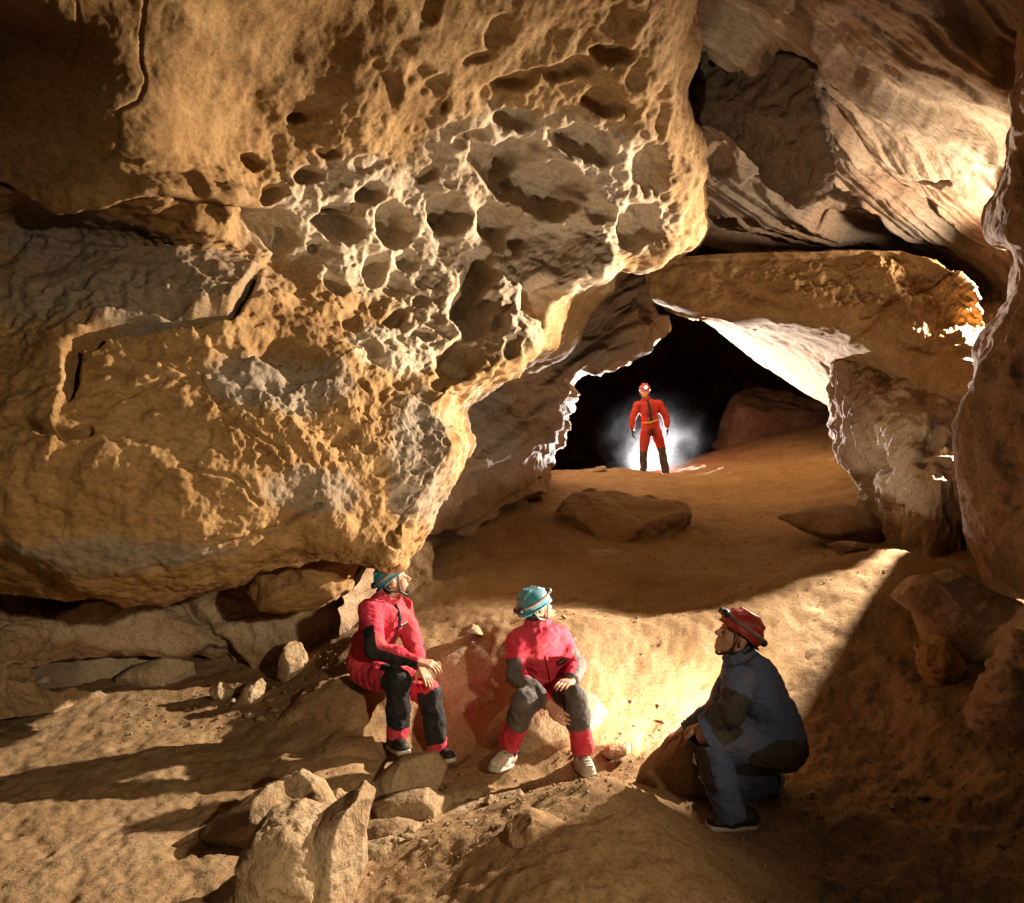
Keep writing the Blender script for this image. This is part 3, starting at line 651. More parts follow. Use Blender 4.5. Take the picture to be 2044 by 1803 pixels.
rock('boulder', [(838,1312),(900,1282),(1000,1247),(1090,1237),(1140,1250),(1172,1330),(1184,1420),(1172,1500),(1080,1545),(960,1540),(880,1510),(840,1430)], 5.45, 1.0,
     'big pale sunlit boulder behind and between the two seated cavers'.replace('sunlit', 'lamplit'), 'boulder', 10, lean=.55, amp=.05, res=80, pale=.75, facets=3)
rock('boulder', [(530,1450),(600,1385),(690,1350),(760,1344),(796,1375),(800,1450),(780,1530),(700,1540),(580,1512)], 5.1, .75, 'brown rock bank the leftmost caver sits on', 'boulder', 11, lean=.35, amp=.04, res=70, facets=3, grey=.1, mat=M_SAND)
rock('boulder', [(972,1455),(1025,1402),(1115,1382),(1192,1396),(1226,1450),(1234,1545),(968,1558)], 5.0, .55, 'low rock the caver in the middle sits on', 'boulder', 12, amp=.03, facets=2, pale=.5, lean=.2)
rock('upright_stone', [(551,1388),(557,1312),(578,1275),(601,1281),(615,1312),(617,1372),(602,1392)], 5.95, .28, 'upright pale stone against the low wall, left of the leftmost caver', seed=13, amp=.015, pale=.5)
rock('stone', [(460,1414),(490,1370),(520,1354),(532,1366),(522,1402),(490,1424)], 5.65, .2, 'pointed stone leaning left of the upright stone', seed=14, amp=.012, pale=.5)
rock('stone', [(418,1376),(440,1361),(470,1380),(457,1402),(430,1400)], 5.8, .2, 'small pale stone at the foot of the low wall', seed=15, amp=.01, pale=.6)
rock('stone', [(60,1362),(90,1352),(98,1362),(75,1368)], 5.9, .12, 'tiny white stone at the left end of the dark slot', seed=35, amp=.006, pale=1.0)
rock('boulder', [(210,1362),(262,1335),(330,1308),(380,1328),(392,1368),(300,1380)], 6.25, .4, 'whitish crusted rock inside the dark slot of the low wall', 'boulder', 16, amp=.03, pale=1.0, grey=.6)
rock('pointed_rock', [(1250,1606),(1290,1530),(1340,1470),(1372,1451),(1402,1480),(1444,1560),(1470,1648),(1400,1668),(1320,1630)], 4.2, .5, 'pointed brown rock under the hand of the crouching caver', seed=17, amp=.02, res=70, facets=2, mat=M_SAND)
rock('boulder', [(1788,1192),(1830,1150),(1900,1139),(1962,1160),(2024,1190),(2038,1232),(2002,1292),(1962,1328),(1888,1324),(1850,1282),(1830,1232)], 5.05, .7,
     'pale layered boulder on the slope by the right wall', 'boulder', 18, amp=.04, res=80, pale=.5, facets=4, mat=M_PINK)
rock('boulder', [(1925,1425),(1960,1360),(1990,1318),(2044,1262),(2150,1250),(2230,1400),(2230,1660),(2050,1650),(1990,1570),(1946,1505)], 4.15, .7,
     'rough pitted boulder cut by the right edge of the picture', 'boulder', 19, amp=.07, res=80, grey=.5, ridged=1.0, mat=M_PINK)
rock('flat_rock', [(1545,1032),(1600,1019),(1680,1008),(1760,1024),(1808,1056),(1792,1082),(1720,1090),(1640,1077),(1600,1060)], 8.0, .9, 'flat slab lying on the slope below the draped wall', seed=20, amp=.04, pale=.3)
rock('boulder', [(1092,1042),(1130,1000),(1200,984),(1290,990),(1372,1010),(1384,1032),(1312,1078),(1242,1114),(1180,1124),(1118,1092)], 8.55, 1.7, 'brown undercut boulder embedded in the slope below the standing caver', 'boulder', 21, amp=.08, res=90, mat=M_SAND, lean=1.1, ridged=1.0, facets=3)
rock('stone', [(1136,1117),(1180,1095),(1240,1098),(1262,1119),(1200,1136),(1150,1133)], 7.9, .35, 'pale stone under the boulder embedded in the slope', seed=22, amp=.02, pale=.9, grey=.6)
rock('boulder', [(1428,892),(1444,830),(1470,785),(1520,771),(1640,778),(1700,830),(1700,915),(1560,930),(1438,925)], 16.2, 1.8, 'rounded layered block in the passage right of the standing caver', 'boulder', 23, amp=.09, res=80, mat=M_SHADED, power=5, facets=1, ridged=1.4, grey=.2)
rock('wedged_block', [(498,1182),(520,1120),(570,1080),(620,1058),(682,1080),(728,1100),(702,1152),(692,1192),(640,1208),(580,1224),(528,1218)], 5.5, .75, 'brown block wedged under the overhang behind the leftmost caver', seed=24, amp=.05, res=70, mat=M_OCHRE, facets=3)
rock('flat_rock', [(1196,1506),(1215,1490),(1264,1482),(1257,1501),(1225,1515)], 4.85, .2, 'small dark flat stone right of the middle caver', seed=25, amp=.008)
rock('stone', [(1178,948),(1190,932),(1208,930),(1214,948)], 12.9, .2, 'small pinkish stone on the crest left of the standing caver', seed=26, amp=.01, pale=.5)
rock('rounded_rock', [(1000,1702),(1010,1650),(1060,1624),(1122,1640),(1164,1692),(1132,1750),(1060,1756)], 3.16, .4, 'rounded brown rock half buried in the foreground mound', seed=27, amp=.02, mat=M_SAND, facets=2)
rock('hanging_block', [(1338,95),(1372,80),(1410,118),(1450,150),(1500,146),(1562,150),(1602,170),(1618,212),(1612,272),(1622,340),(1648,400),(1618,396),(1570,345),(1520,285),(1462,235),(1400,205),(1350,180)], 7.1, 1.7, 'dark wedge of rock hanging from the ceiling above the slab', seed=28, amp=.07, res=100, mat=M_SHADED, facets=0, grey=.5, power=5, planes=[((-.72,-.62,-.30), (1604,230,7.15))], ridged=1.0)
rock('stone', [(1650,1085),(1700,1078),(1745,1090),(1720,1106),(1670,1104)], 7.0, .3, 'low stone below the flat slab on the slope', seed=29, amp=.02)
rock('rounded_rock', [(1830,1290),(1870,1265),(1930,1330),(1900,1380),(1850,1370)], 4.9, .4, 'brown rock below the pale layered boulder by the right wall', seed=30, amp=.03, mat=M_OCHRE)
rock('flat_rock', [(860,1590),(905,1575),(970,1572),(985,1590),(930,1606),(880,1610)], 4.4, .26, 'thin slab below the gap between the two seated cavers', seed=42, amp=.010, res=44, pale=.3)
rock('flat_rock', [(600,1500),(660,1475),(740,1480),(760,1520),(700,1545),(620,1535)], 4.75, .45, 'brown ledge of rock below the seat of the leftmost caver', seed=43, amp=.02, res=50, lean=.4, mat=M_SAND)
rock('stone', [(640,1590),(675,1575),(700,1590),(690,1612),(650,1612)], 4.1, .16, 'small stone right of the small pale angular rock', seed=44, amp=.008, res=36, pale=.4)
rock('stone', [(920,1262),(940,1244),(955,1250),(965,1268)], 5.9, .14, 'small stone on top of the lamplit boulder', seed=47, amp=.008, res=32, pale=.5)
# scattered debris
pr = np.random.default_rng(5)
def pebbles(boxes, label, group):
    for (x0, x1, y0, y1, n, lo, hi, Ya, Yb) in boxes:
        for k in range(n):
            dx = pr.uniform(x0, x1); dy = pr.uniform(y0, y1)
            Yk = np.interp(dy, (y0, y1), (Ya, Yb)); X, _, _ = W(dx, dy, Yk); z = ground(X, Yk)
            s = pr.uniform(lo, hi); cx = 1022 + X / Yk * F; cyy = 901.5 - (z + 0.25 * s - CAMZ) / Yk * F; r = s / Yk * F
            ang = np.sort(pr.uniform(0, 6.28, 7)); rr = pr.uniform(.65, 1.1, 7)
            rock('pebble', [(cx + r * a * math.cos(t), cyy + 0.6 * r * a * math.sin(t)) for t, a in zip(ang, rr)], Yk - s, 1.7 * s, label, 'pebble', int(pr.integers(9999)), amp=.1 * s, res=16, facets=3, pale=.3, group=group)
pebbles([(690, 1000, 1560, 1720, 16, .025, .06, 4.6, 3.5)], 'small stone among the debris right of the tall foreground plate', 'stones of the debris heap')
pebbles([(380, 560, 1370, 1430, 9, .02, .05, 5.9, 5.4)], 'small stone at the foot of the low wall', 'stones by the low wall')
pebbles([(1600, 2000, 1550, 1780, 12, .015, .04, 4.3, 3.4)], 'small stone on the dark floor right of the crouching caver', 'stones on the dark right floor')
pebbles([(1080, 1500, 1290, 1480, 12, .015, .035, 6.1, 5.05)], 'small stone on the bright sand', 'stones on the bright sand')

# ------------------------------------------------------------------ drifting breath and vapour behind the standing caver
def mist():
    n_lat, n_lon = 28, 48
    th = np.linspace(0.02, math.pi - 0.02, n_lat); ph = np.linspace(0, 2 * math.pi, n_lon, endpoint=False)
    T, Ph = np.meshgrid(th, ph, indexing='ij')
    u = np.stack([np.sin(T) * np.cos(Ph), np.sin(T) * np.sin(Ph), np.cos(T)], -1).reshape(-1, 3)
    r = 1 + 0.25 * fbm(u, 1.5, 3)
    c = W(1300, 895, 15.2); rad = np.array([2.1, 1.15, 1.7])
    v = u * r[:, None] * rad
    i = np.arange(n_lat * n_lon).reshape(n_lat, n_lon); j = np.roll(i, -1, 1)
    q = np.stack([i[:-1], i[1:], j[1:], j[:-1]], -1).reshape(-1, 4)
    me = mk_mesh('mist', v, q)
    m = bpy.data.materials.new('vapour'); m.use_nodes = True; nt = m.node_tree; nt.nodes.clear(); lk = nt.links.new
    out = N(nt, 'ShaderNodeOutputMaterial'); vol = N(nt, 'ShaderNodeVolumePrincipled'); vol.inputs['Color'].default_value = (.95, .95, 1, 1)
    vol.inputs['Anisotropy'].default_value = 0.15
    tc = N(nt, 'ShaderNodeTexCoord'); nz = N(nt, 'ShaderNodeTexNoise'); nz.inputs['Scale'].default_value = 2.0; nz.inputs['Detail'].default_value = 4; nz.inputs['Distortion'].default_value = 0.8
    lk(tc.outputs['Object'], nz.inputs['Vector'])
    mp = N(nt, 'ShaderNodeMapping'); mp.inputs['Scale'].default_value = tuple(1 / rad); lk(tc.outputs['Object'], mp.inputs['Vector'])
    ln = N(nt, 'ShaderNodeVectorMath', operation='LENGTH'); lk(mp.outputs[0], ln.inputs[0])
    fo = N(nt, 'ShaderNodeMapRange'); fo.interpolation_type = 'SMOOTHSTEP'; fo.inputs[1].default_value = .15; fo.inputs[2].default_value = .85; fo.inputs[3].default_value = 1; fo.inputs[4].default_value = 0; lk(ln.outputs['Value'], fo.inputs[0])
    mr = N(nt, 'ShaderNodeMapRange'); mr.inputs[1].default_value = .43; mr.inputs[2].default_value = .70; mr.inputs[3].default_value = 0.008; mr.inputs[4].default_value = 0.19
    lk(nz.outputs[0], mr.inputs[0]); mu = N(nt, 'ShaderNodeMath', operation='MULTIPLY'); lk(mr.outputs[0], mu.inputs[0]); lk(fo.outputs[0], mu.inputs[1])
    lk(mu.outputs[0], vol.inputs['Density']); lk(vol.outputs[0], out.inputs['Volume'])
    o = tag(link('mist', me, m), 'backlit vapour drifting around the legs of the standing caver', 'mist', kind='stuff'); o.location = tuple(map(float, c))
mist()
# ------------------------------------------------------------------ people
def fabric(name, col, dirt=(0.30, 0.20, 0.11), dirt_amt=0.35, rough=0.82, bump=0.35, wr=26):
    m, nt, b = nodes_of(name); lk = nt.links.new
    tc = N(nt, 'ShaderNodeTexCoord')
    n1 = N(nt, 'ShaderNodeTexNoise'); n1.inputs['Scale'].default_value = 7; n1.inputs['Detail'].default_value = 8; n1.inputs['Roughness'].default_value = .65
    n2 = N(nt, 'ShaderNodeTexNoise'); n2.inputs['Scale'].default_value = wr; n2.inputs['Detail'].default_value = 4; n2.inputs['Distortion'].default_value = .8
    lk(tc.outputs['Object'], n1.inputs['Vector']); lk(tc.outputs['Object'], n2.inputs['Vector'])
    r = ramp(nt, [(0.48, (0, 0, 0)), (0.72, (dirt_amt,) * 3)]); lk(n1.outputs[0], r.inputs[0])
    mx = N(nt, 'ShaderNodeMix', data_type='RGBA'); lk(r.outputs[0], mx.inputs[0]); mx.inputs[6].default_value = (*col, 1); mx.inputs[7].default_value = (*dirt, 1)
    lk(mx.outputs[2], b.inputs['Base Color']); b.inputs['Roughness'].default_value = rough; b.inputs['Specular IOR Level'].default_value = .3
    bp = N(nt, 'ShaderNodeBump'); bp.inputs['Strength'].default_value = bump; bp.inputs['Distance'].default_value = .012
    lk(n2.outputs[0], bp.inputs['Height']); lk(bp.outputs[0], b.inputs['Normal'])
    return m
def plain(name, col, rough=0.5, spec=0.5, emit=None, noise=0.25, mud=0.0):
    m, nt, b = nodes_of(name); lk = nt.links.new
    tc = N(nt, 'ShaderNodeTexCoord'); n1 = N(nt, 'ShaderNodeTexNoise'); n1.inputs['Scale'].default_value = 22; n1.inputs['Detail'].default_value = 6
    lk(tc.outputs['Object'], n1.inputs['Vector'])
    r = ramp(nt, [(0.35, tuple(c * (1 - noise) for c in col)), (0.65, col)]); lk(n1.outputs[0], r.inputs[0]); lk(r.outputs[0], b.inputs['Base Color'])
    if mud:
        n2 = N(nt, 'ShaderNodeTexNoise'); n2.inputs['Scale'].default_value = 14; n2.inputs['Detail'].default_value = 8; n2.inputs['Roughness'].default_value = .75; lk(tc.outputs['Object'], n2.inputs['Vector'])
        r2 = ramp(nt, [(0.47, (0, 0, 0)), (0.66, (mud,) * 3)]); lk(n2.outputs[0], r2.inputs[0])
        mx = N(nt, 'ShaderNodeMix', data_type='RGBA'); lk(r2.outputs[0], mx.inputs[0]); lk(r.outputs[0], mx.inputs[6]); mx.inputs[7].default_value = (.30, .20, .12, 1); lk(mx.outputs[2], b.inputs['Base Color'])
    b.inputs['Roughness'].default_value = rough; b.inputs['Specular IOR Level'].default_value = spec
    if emit: b.inputs['Emission Color'].default_value = (*emit[0], 1); b.inputs['Emission Strength'].default_value = emit[1]
    return m
RED = fabric('red_fabric', (0.52, 0.036, 0.075), dirt_amt=.3)
REDP = fabric('faded_red_fabric', (0.50, 0.050, 0.062), dirt_amt=.3)
RED4 = fabric('scarlet_fabric', (0.30, 0.018, 0.012), dirt_amt=.3)
BLACK = fabric('black_fabric', (0.012, 0.012, 0.015), (0.10, .09, .085), .35)
GREYF = fabric('worn_grey_fabric', (0.075, 0.068, 0.068), (0.22, .18, .14), .5)
BLUE = fabric('blue_denim', (0.095, 0.125, 0.235), (0.20, .16, .12), .5)
MUD = fabric('muddy_black_fabric', (0.045, 0.038, 0.032), (0.16, .12, .075), .6)
SKIN = plain('skin', (0.50, 0.27, 0.185), .55, .4, noise=.12)
BEARD = plain('beard_hair', (0.06, 0.038, 0.025), .8, .2)
EYE = plain('eye', (0.25, 0.22, 0.2), .2)
TURQ = plain('turquoise_shell', (0.02, 0.29, 0.42), .5, noise=.3, mud=.6)
REDSH = plain('red_shell', (0.46, 0.020, 0.022), .5, noise=.35, mud=.5)
DARK = plain('dark_plastic', (0.016, 0.016, 0.017), .45)
BANDW = plain('grey_band', (0.24, 0.17, 0.15), .8, .2)
LENS = plain('headlamp_lens', (0.6, 0.6, 0.58), .15)
LIT = plain('lit_lamp', (1, .95, .9), .3, emit=((1, .93, .88), 8))
WHITE = plain('white_canvas', (0.62, 0.56, 0.49), .75, .2, noise=.35, mud=.8)
RUBBER = plain('pale_rubber', (0.50, 0.47, 0.42), .6, .3)
LEATHER = plain('dark_leather', (0.022, 0.019, 0.016), .6, .3)
YELLOW = plain('yellow_webbing', (0.45, 0.28, 0.03), .8, .2)

nrm = lambda v: np.asarray(v, float) / (np.linalg.norm(v) + 1e-12)
class Field:
    def __init__(s, h): s.h = h; s.prims = []
    def cone(s, a, b, ra, rb=None, k=0.02): s.prims.append(('c', np.array(a, float), np.array(b, float), ra, ra if rb is None else rb, k))
    def chain(s, pts, rs, k=0.02):
        for a, b, ra, rb in zip(pts[:-1], pts[1:], rs[:-1], rs[1:]): s.cone(a, b, ra, rb, k)
    def ell(s, c, axes, radii, k=0.02, sub=False): s.prims.append(('e', np.array(c, float), np.array(axes, float), np.array(radii, float), sub, k))
    def mesh(s, fold=0.0, fscale=9.0, cut=None, fstretch=(1, 1, 0.7)):
        lo = np.full(3, 1e9); hi = -lo
        for p in s.prims:
            if p[0] == 'c': r = max(p[3], p[4]); l, g = np.minimum(p[1], p[2]) - r, np.maximum(p[1], p[2]) + r
            else: r = p[3].max(); l, g = p[1] - r, p[1] + r
            if p[0] == 'e' and p[4]: continue
            lo = np.minimum(lo, l); hi = np.maximum(hi, g)
        h = s.h; lo -= 4 * h + 0.02; hi += 4 * h + 0.02
        ax = [np.arange(lo[k], hi[k], h) for k in range(3)]
        V = np.full([len(a) for a in ax], 0.5, np.float32)
        for p in s.prims:
            k = p[-1]; m = k + 3 * h + 0.01
            if p[0] == 'c': r = max(p[3], p[4]); l, g = np.minimum(p[1], p[2]) - r - m, np.maximum(p[1], p[2]) + r + m
            else: r = p[3].max(); l, g = p[1] - r - m, p[1] + r + m
            sl = tuple(slice(max(0, int((l[j] - lo[j]) / h)), min(len(ax[j]), int((g[j] - lo[j]) / h) + 2)) for j in range(3))
            if any(x.stop <= x.start for x in sl): continue
            X = [ax[0][sl[0]][:, None, None], ax[1][sl[1]][None, :, None], ax[2][sl[2]][None, None, :]]
            if p[0] == 'c':
                a, b, ra, rb = p[1:5]; ab = b - a; L2 = (ab ** 2).sum() + 1e-12
                w = [X[j] - a[j] for j in range(3)]
                t = np.clip((w[0] * ab[0] + w[1] * ab[1] + w[2] * ab[2]) / L2, 0, 1)
                d = np.sqrt((w[0] - t * ab[0]) ** 2 + (w[1] - t * ab[1]) ** 2 + (w[2] - t * ab[2]) ** 2) - (ra + (rb - ra) * t)
            else:
                c, A, R, sub = p[1:5]; w = [X[j] - c[j] for j in range(3)]
                q = [(w[0] * A[i][0] + w[1] * A[i][1] + w[2] * A[i][2]) for i in range(3)]
                k0 = np.sqrt(sum((q[i] / R[i]) ** 2 for i in range(3))); k1 = np.sqrt(sum((q[i] / R[i] ** 2) ** 2 for i in range(3)))
                d = k0 * (k0 - 1) / (k1 + 1e-9)
                if sub:
                    v = V[sl]; V[sl] = np.maximum(v, -d); continue
            v = V[sl]; e = np.clip(0.5 + 0.5 * (v - d) / k, 0, 1)
            V[sl] = v + (d - v) * e - k * e * (1 - e)
        if fold or cut is not None:
            m = np.where(np.abs(V) < 0.06)
            Q = np.stack([ax[0][m[0]], ax[1][m[1]], ax[2][m[2]]], 1)
            if fold:
                n = 0.4 * fbm(Q * np.array(fstretch), fscale, 3) + 0.7 * fbm(Q * np.array(fstretch) + 3, fscale * 0.7, 2, ridged=True) + 0.45 * fbm(Q * np.array([1.0, 1.0, 1.6]) + 8, fscale * 1.9, 2, ridged=True)
                V[m] -= fold * n
            if cut is not None:
                V[m] = np.maximum(V[m], cut(Q))
        return surface_nets(V, lo, h)
def hand(f, w, d, palm, side, curl=0.35, s=1.0, spread=0.12, grip=None):
    """palm, four fingers and a thumb rooted at wrist w, pointing along d; palm = palm normal; side = +1/-1 thumb side"""
    d = nrm(d); palm = nrm(np.asarray(palm, float) - np.dot(palm, d) * d); sd = np.cross(d, palm) * side
    rot = lambda a: nrm(d * math.cos(a) + palm * math.sin(a))
    kn = [0.032, 0.011, -0.010, -0.030]; ln = [0.040, 0.046, 0.043, 0.033]
    for o_, l in zip(kn, ln):
        base = w + d * (0.088 - abs(o_ - 0.005) * 0.25) * s + sd * o_ * s
        f.cone(w + sd * o_ * 0.55 * s, base, .0165 * s, .0125 * s, .012)
        dirs = [rot(curl), rot(curl * 2.1), rot(curl * 3.0)]
        p = base
        for j, dd in enumerate(dirs):
            dd = nrm(dd + sd * o_ * spread * 20 * (1 if j == 0 else .4)); e = p + dd * l * s * (1, .62, .5)[j]
            f.cone(p, e, (.0098, .0088, .0080)[j] * s, (.0088, .0080, .0068)[j] * s, .004); p = e
    b0 = w + d * .022 * s + sd * .022 * s + palm * .006 * s; b1 = b0 + (d * .55 + sd * .75 + palm * .35) * .040 * s
    b2 = b1 + (d * .85 + sd * .25 + palm * .4) * .032 * s; b3 = b2 + (d * .95 - sd * .05 + palm * .35) * .024 * s
    f.chain([b0, b1, b2, b3], [.0165 * s, .0118 * s, .0100 * s, .0078 * s], .008)
def head(f, c, fw, up, s=1.0):
    fw = nrm(fw); r = nrm(np.cross(fw, up)); up = np.cross(r, fw)
    A = [r, fw, up]; at = lambda a, b, e: c + (r * a + fw * b + up * e) * s
    f.ell(at(0, -.008, .032), A, np.array([.076, .096, .086]) * s, .02)
    f.ell(at(0, .032, -.045), A, np.array([.058, .060, .070]) * s, .025)
    f.cone(at(0, .070, -.098), at(0, .078, -.092), .020 * s, .016 * s, .018)
    f.cone(at(-.030, .076, .018), at(.030, .076, .018), .014 * s, None, .014)
    f.cone(at(0, .088, .012), at(0, .112, -.026), .008 * s, .013 * s, .010)
    f.cone(at(-.012, .098, -.030), at(.012, .098, -.030), .009 * s, None, .006)
    f.cone(at(-.016, .086, -.058), at(.016, .086, -.058), .009 * s, None, .006); f.cone(at(-.014, .084, -.070), at(.014, .084, -.070), .009 * s, None, .006)
    for q in (-1, 1):
        f.ell(at(q * .031, .093, .001), A, np.array([.014, .012, .010]) * s, .004, True)
        f.cone(at(q * .040, .062, -.022), at(q * .048, .050, -.030), .022 * s, None, .015)
        f.ell(at(q * .077, -.006, -.006), A, np.array([.010, .020, .032]) * s, .006)
    return at, A
def tube_mesh(pts, r, n=6, closed=False):
    P = catmull(np.array(pts, float), max(8, len(pts) * 6)); k = len(P)
    T = np.gradient(P, axis=0); T /= np.linalg.norm(T, axis=1)[:, None] + 1e-9
    ref = np.array([0.31, 0.2, 0.93]); U = np.cross(T, ref); U /= np.linalg.norm(U, axis=1)[:, None] + 1e-9; Vv = np.cross(T, U)
    a = np.linspace(0, 2 * math.pi, n, endpoint=False)
    rr = np.broadcast_to(np.asarray(r, float), (2,)) if np.ndim(r) else np.array([r, r])
    v = P[:, None] + (U[:, None] * np.cos(a)[None, :, None] * rr[0] + Vv[:, None] * np.sin(a)[None, :, None] * rr[1])
    i = np.arange(k * n).reshape(k, n); j = np.roll(i, -1, 1)
    q = np.stack([i[:-1], i[1:], j[1:], j[:-1]], -1).reshape(-1, 4)
    return v.reshape(-1, 3), q
class Person:
    def __init__(s, base, label, group='cavers'):
        s.e = bpy.data.objects.new('person', None); COL.objects.link(s.e); s.base = np.array(base, float); s.e.location = tuple(map(float, base))
        tag(s.e, label, 'person', group)
    def add(s, name, vq, mat, parent=None, label=None):
        v, q = vq; me = mk_mesh(name, np.asarray(v) - s.base, q)
        o = link(name, me, mat, parent or s.e)
        if label: o['label'] = label
        return o
    def split(s, vq, name, mat, patches):
        """patches: (name, mat, [(a, b, t0, t1, dir, mincos, rmax)]) cut out of the garment as parts of their own"""
        v, q = vq; c = v[q].mean(1); left = np.ones(len(q), bool)
        out = []
        for pn, pm, specs in patches:
            for a, b, t0, t1, dr, mc, rmax in specs:
                a, b = np.array(a), np.array(b); ab = b - a; L2 = (ab ** 2).sum()
                t = ((c - a) @ ab) / L2; rad = c - a - np.clip(t, 0, 1)[:, None] * ab
                R = np.linalg.norm(rad, axis=1); cs = (rad @ nrm(dr)) / (R + 1e-9)
                wob = 0.05 * fbm(c, 9, 2)
                m = left & (t > t0 + wob) & (t < t1 + wob) & (cs > mc + wob) & (R < rmax)
                if m.sum() > 8: out.append((pn, pm, q[m])); left &= ~m
        def sub(qq):
            u, inv = np.unique(qq, return_inverse=True); return v[u], inv.reshape(qq.shape)
        g = s.add(name, sub(q[left]), mat)
        for pn, pm, qq in out: s.add(pn, sub(qq), pm, g)
        return g
    def face_mats(s, o, rules):
        me = o.data; co = np.empty(len(me.vertices) * 3, np.float32); me.vertices.foreach_get('co', co); co = co.reshape(-1, 3) + s.base
        vi = np.empty(len(me.loops), np.int32); me.loops.foreach_get('vertex_index', vi); c = co[vi.reshape(-1, 4)].mean(1)
        idx = np.zeros(len(c), np.int32)
        for k, (mat, fn) in enumerate(rules):
            me.materials.append(mat); idx[fn(c)] = k + 1
        me.polygons.foreach_set('material_index', idx)
def helmet(P, at, A, mat, back=0.0, lit=False, s=1.0, h=0.006, camp=None):
    """shell, brim, band, headlamp with battery, chin strap"""
    r, fw, up = A
    ca, sa = math.cos(back), math.sin(back); f2 = fw * ca + up * sa; u2 = up * ca - fw * sa
    c = at(0, -.006, .040); B = [r, f2, u2]; pos = lambda a, b, e: c + (r * a + f2 * b + u2 * e) * s
    f = Field(h); f.ell(c, B, np.array([.103, .126, .104]) * s, .01)
    for q in (-.038, 0, .038):
        f.chain([pos(q, .085, .072), pos(q, .04, .100), pos(q, -.03, .103), pos(q, -.085, .075)], [.010 * s] * 4, .012)
    f.ell(pos(0, 0, -.002), B, np.array([.092, .114, .094]) * s, .01, True)
    def cut(Q):
        w = Q - c; return -(w @ u2) - (.014 + .030 * np.clip(-(w @ f2) / .12, 0, 1)) * s
    shell = P.add('helmet', f.mesh(cut=cut), mat)
    def ring(e, k, n=14, a0=0, a1=2 * math.pi):
        rx, ry = .103 * k * s, .126 * k * s
        return [c + r * rx * math.sin(a) + f2 * ry * math.cos(a) + u2 * (e(a) if callable(e) else e) * s for a in np.linspace(a0, a1, n)]
    P.add('brim', tube_mesh(ring(lambda a: -.012 - .030 * max(0, -math.cos(a)), 1.0), (.008 * s, .005 * s)), mat, shell)
    P.add('elastic_band', tube_mesh(ring(lambda a: .026 - .012 * math.cos(a + math.pi), .985), (.004 * s, .013 * s)), BANDW, shell)
    L = Field(min(h, .005) if s > .9 else h); L.cone(pos(-.022, .128, .036), pos(.022, .128, .036), .020 * s, None, .01); L.cone(pos(0, .125, .036), pos(0, .146, .034), .022 * s, .020 * s, .008)
    lampo = P.add('headlamp', L.mesh(), DARK, shell)
    G = Field(.004); G.ell(pos(0, .152, .034), B, np.array([.019, .011, .019]) * s * (1.4 if lit else 1), .004); P.add('lens', G.mesh(), LIT if lit else LENS, shell)
    K = Field(h); K.cone(pos(-.025, -.132, .006), pos(.025, -.132, .006), .022 * s, None, .01); P.add('battery_pack', K.mesh(), DARK, shell)
    for q in (-1, 1):
        ear = at(q * .084, -.008, -.035)
        P.add('chin_strap', tube_mesh([pos(q * .096, .050, -.006), at(q * .083, .030, -.030), at(q * .070, .030, -.080), at(q * .030, .060, -.120), at(0, .070, -.124)], (.004, .009)), DARK, shell)
        P.add('chin_strap', tube_mesh([pos(q * .096, -.075, -.020), at(q * .086, -.040, -.050), at(q * .072, .026, -.078)], (.004, .008)), DARK, shell)
    return shell
def eyes(P, at, s=1.0):
    for q in (-1, 1):
        f = Field(.004); f.ell(at(q * .031, .082, .001), np.eye(3), np.array([.012] * 3) * s, .002); P.add('eye', f.mesh(), EYE)
def shoe(P, heel, toe, ank, mat, sole=RUBBER, up=(0, 0, 1), laces=None, h=.007):
    heel, toe, ank = map(np.array, (heel, toe, ank)); d = nrm(toe - heel); up = nrm(np.array(up) - np.dot(up, d) * d); sd = np.cross(d, up)
    f = Field(h); mid = (heel + toe) / 2
    f.cone(heel + up * .045, mid + up * .045, .042, .044, .03); f.cone(mid + up * .042, toe - d * .035 + up * .034, .044, .036, .03)
    f.cone(mid - sd * .012 + up * .03, toe - d * .04 - sd * .012 + up * .028, .035, .032, .02); f.cone(mid + sd * .012 + up * .03, toe - d * .04 + sd * .012 + up * .028, .035, .032, .02)
    f.cone(heel + up * .06 + d * .02, ank, .046, .050, .03)
    def cut(Q): return -((Q - heel) @ up) + .010
    o = P.add('shoe', f.mesh(cut=cut), mat)
    g = Field(h)
    for q in (-.016, .016): g.cone(heel + sd * q + up * .008, toe - d * .03 + sd * q + up * .008, .034, .034, .02)
    def cut2(Q):
        z = (Q - heel) @ up; return np.abs(z - .008) - .014
    P.add('sole', g.mesh(cut=cut2), sole, o)
    if laces:
        for k in range(5):
            b = mid + d * (-.01 + .028 * k) + up * (.098 - .010 * k); P.add('lace', tube_mesh([b - sd * .022, b + up * .006, b + sd * .022], .006), laces, o)
    return o
def limb_body(f, chains):
    for pts, rs in chains: f.chain(pts, rs, .02)

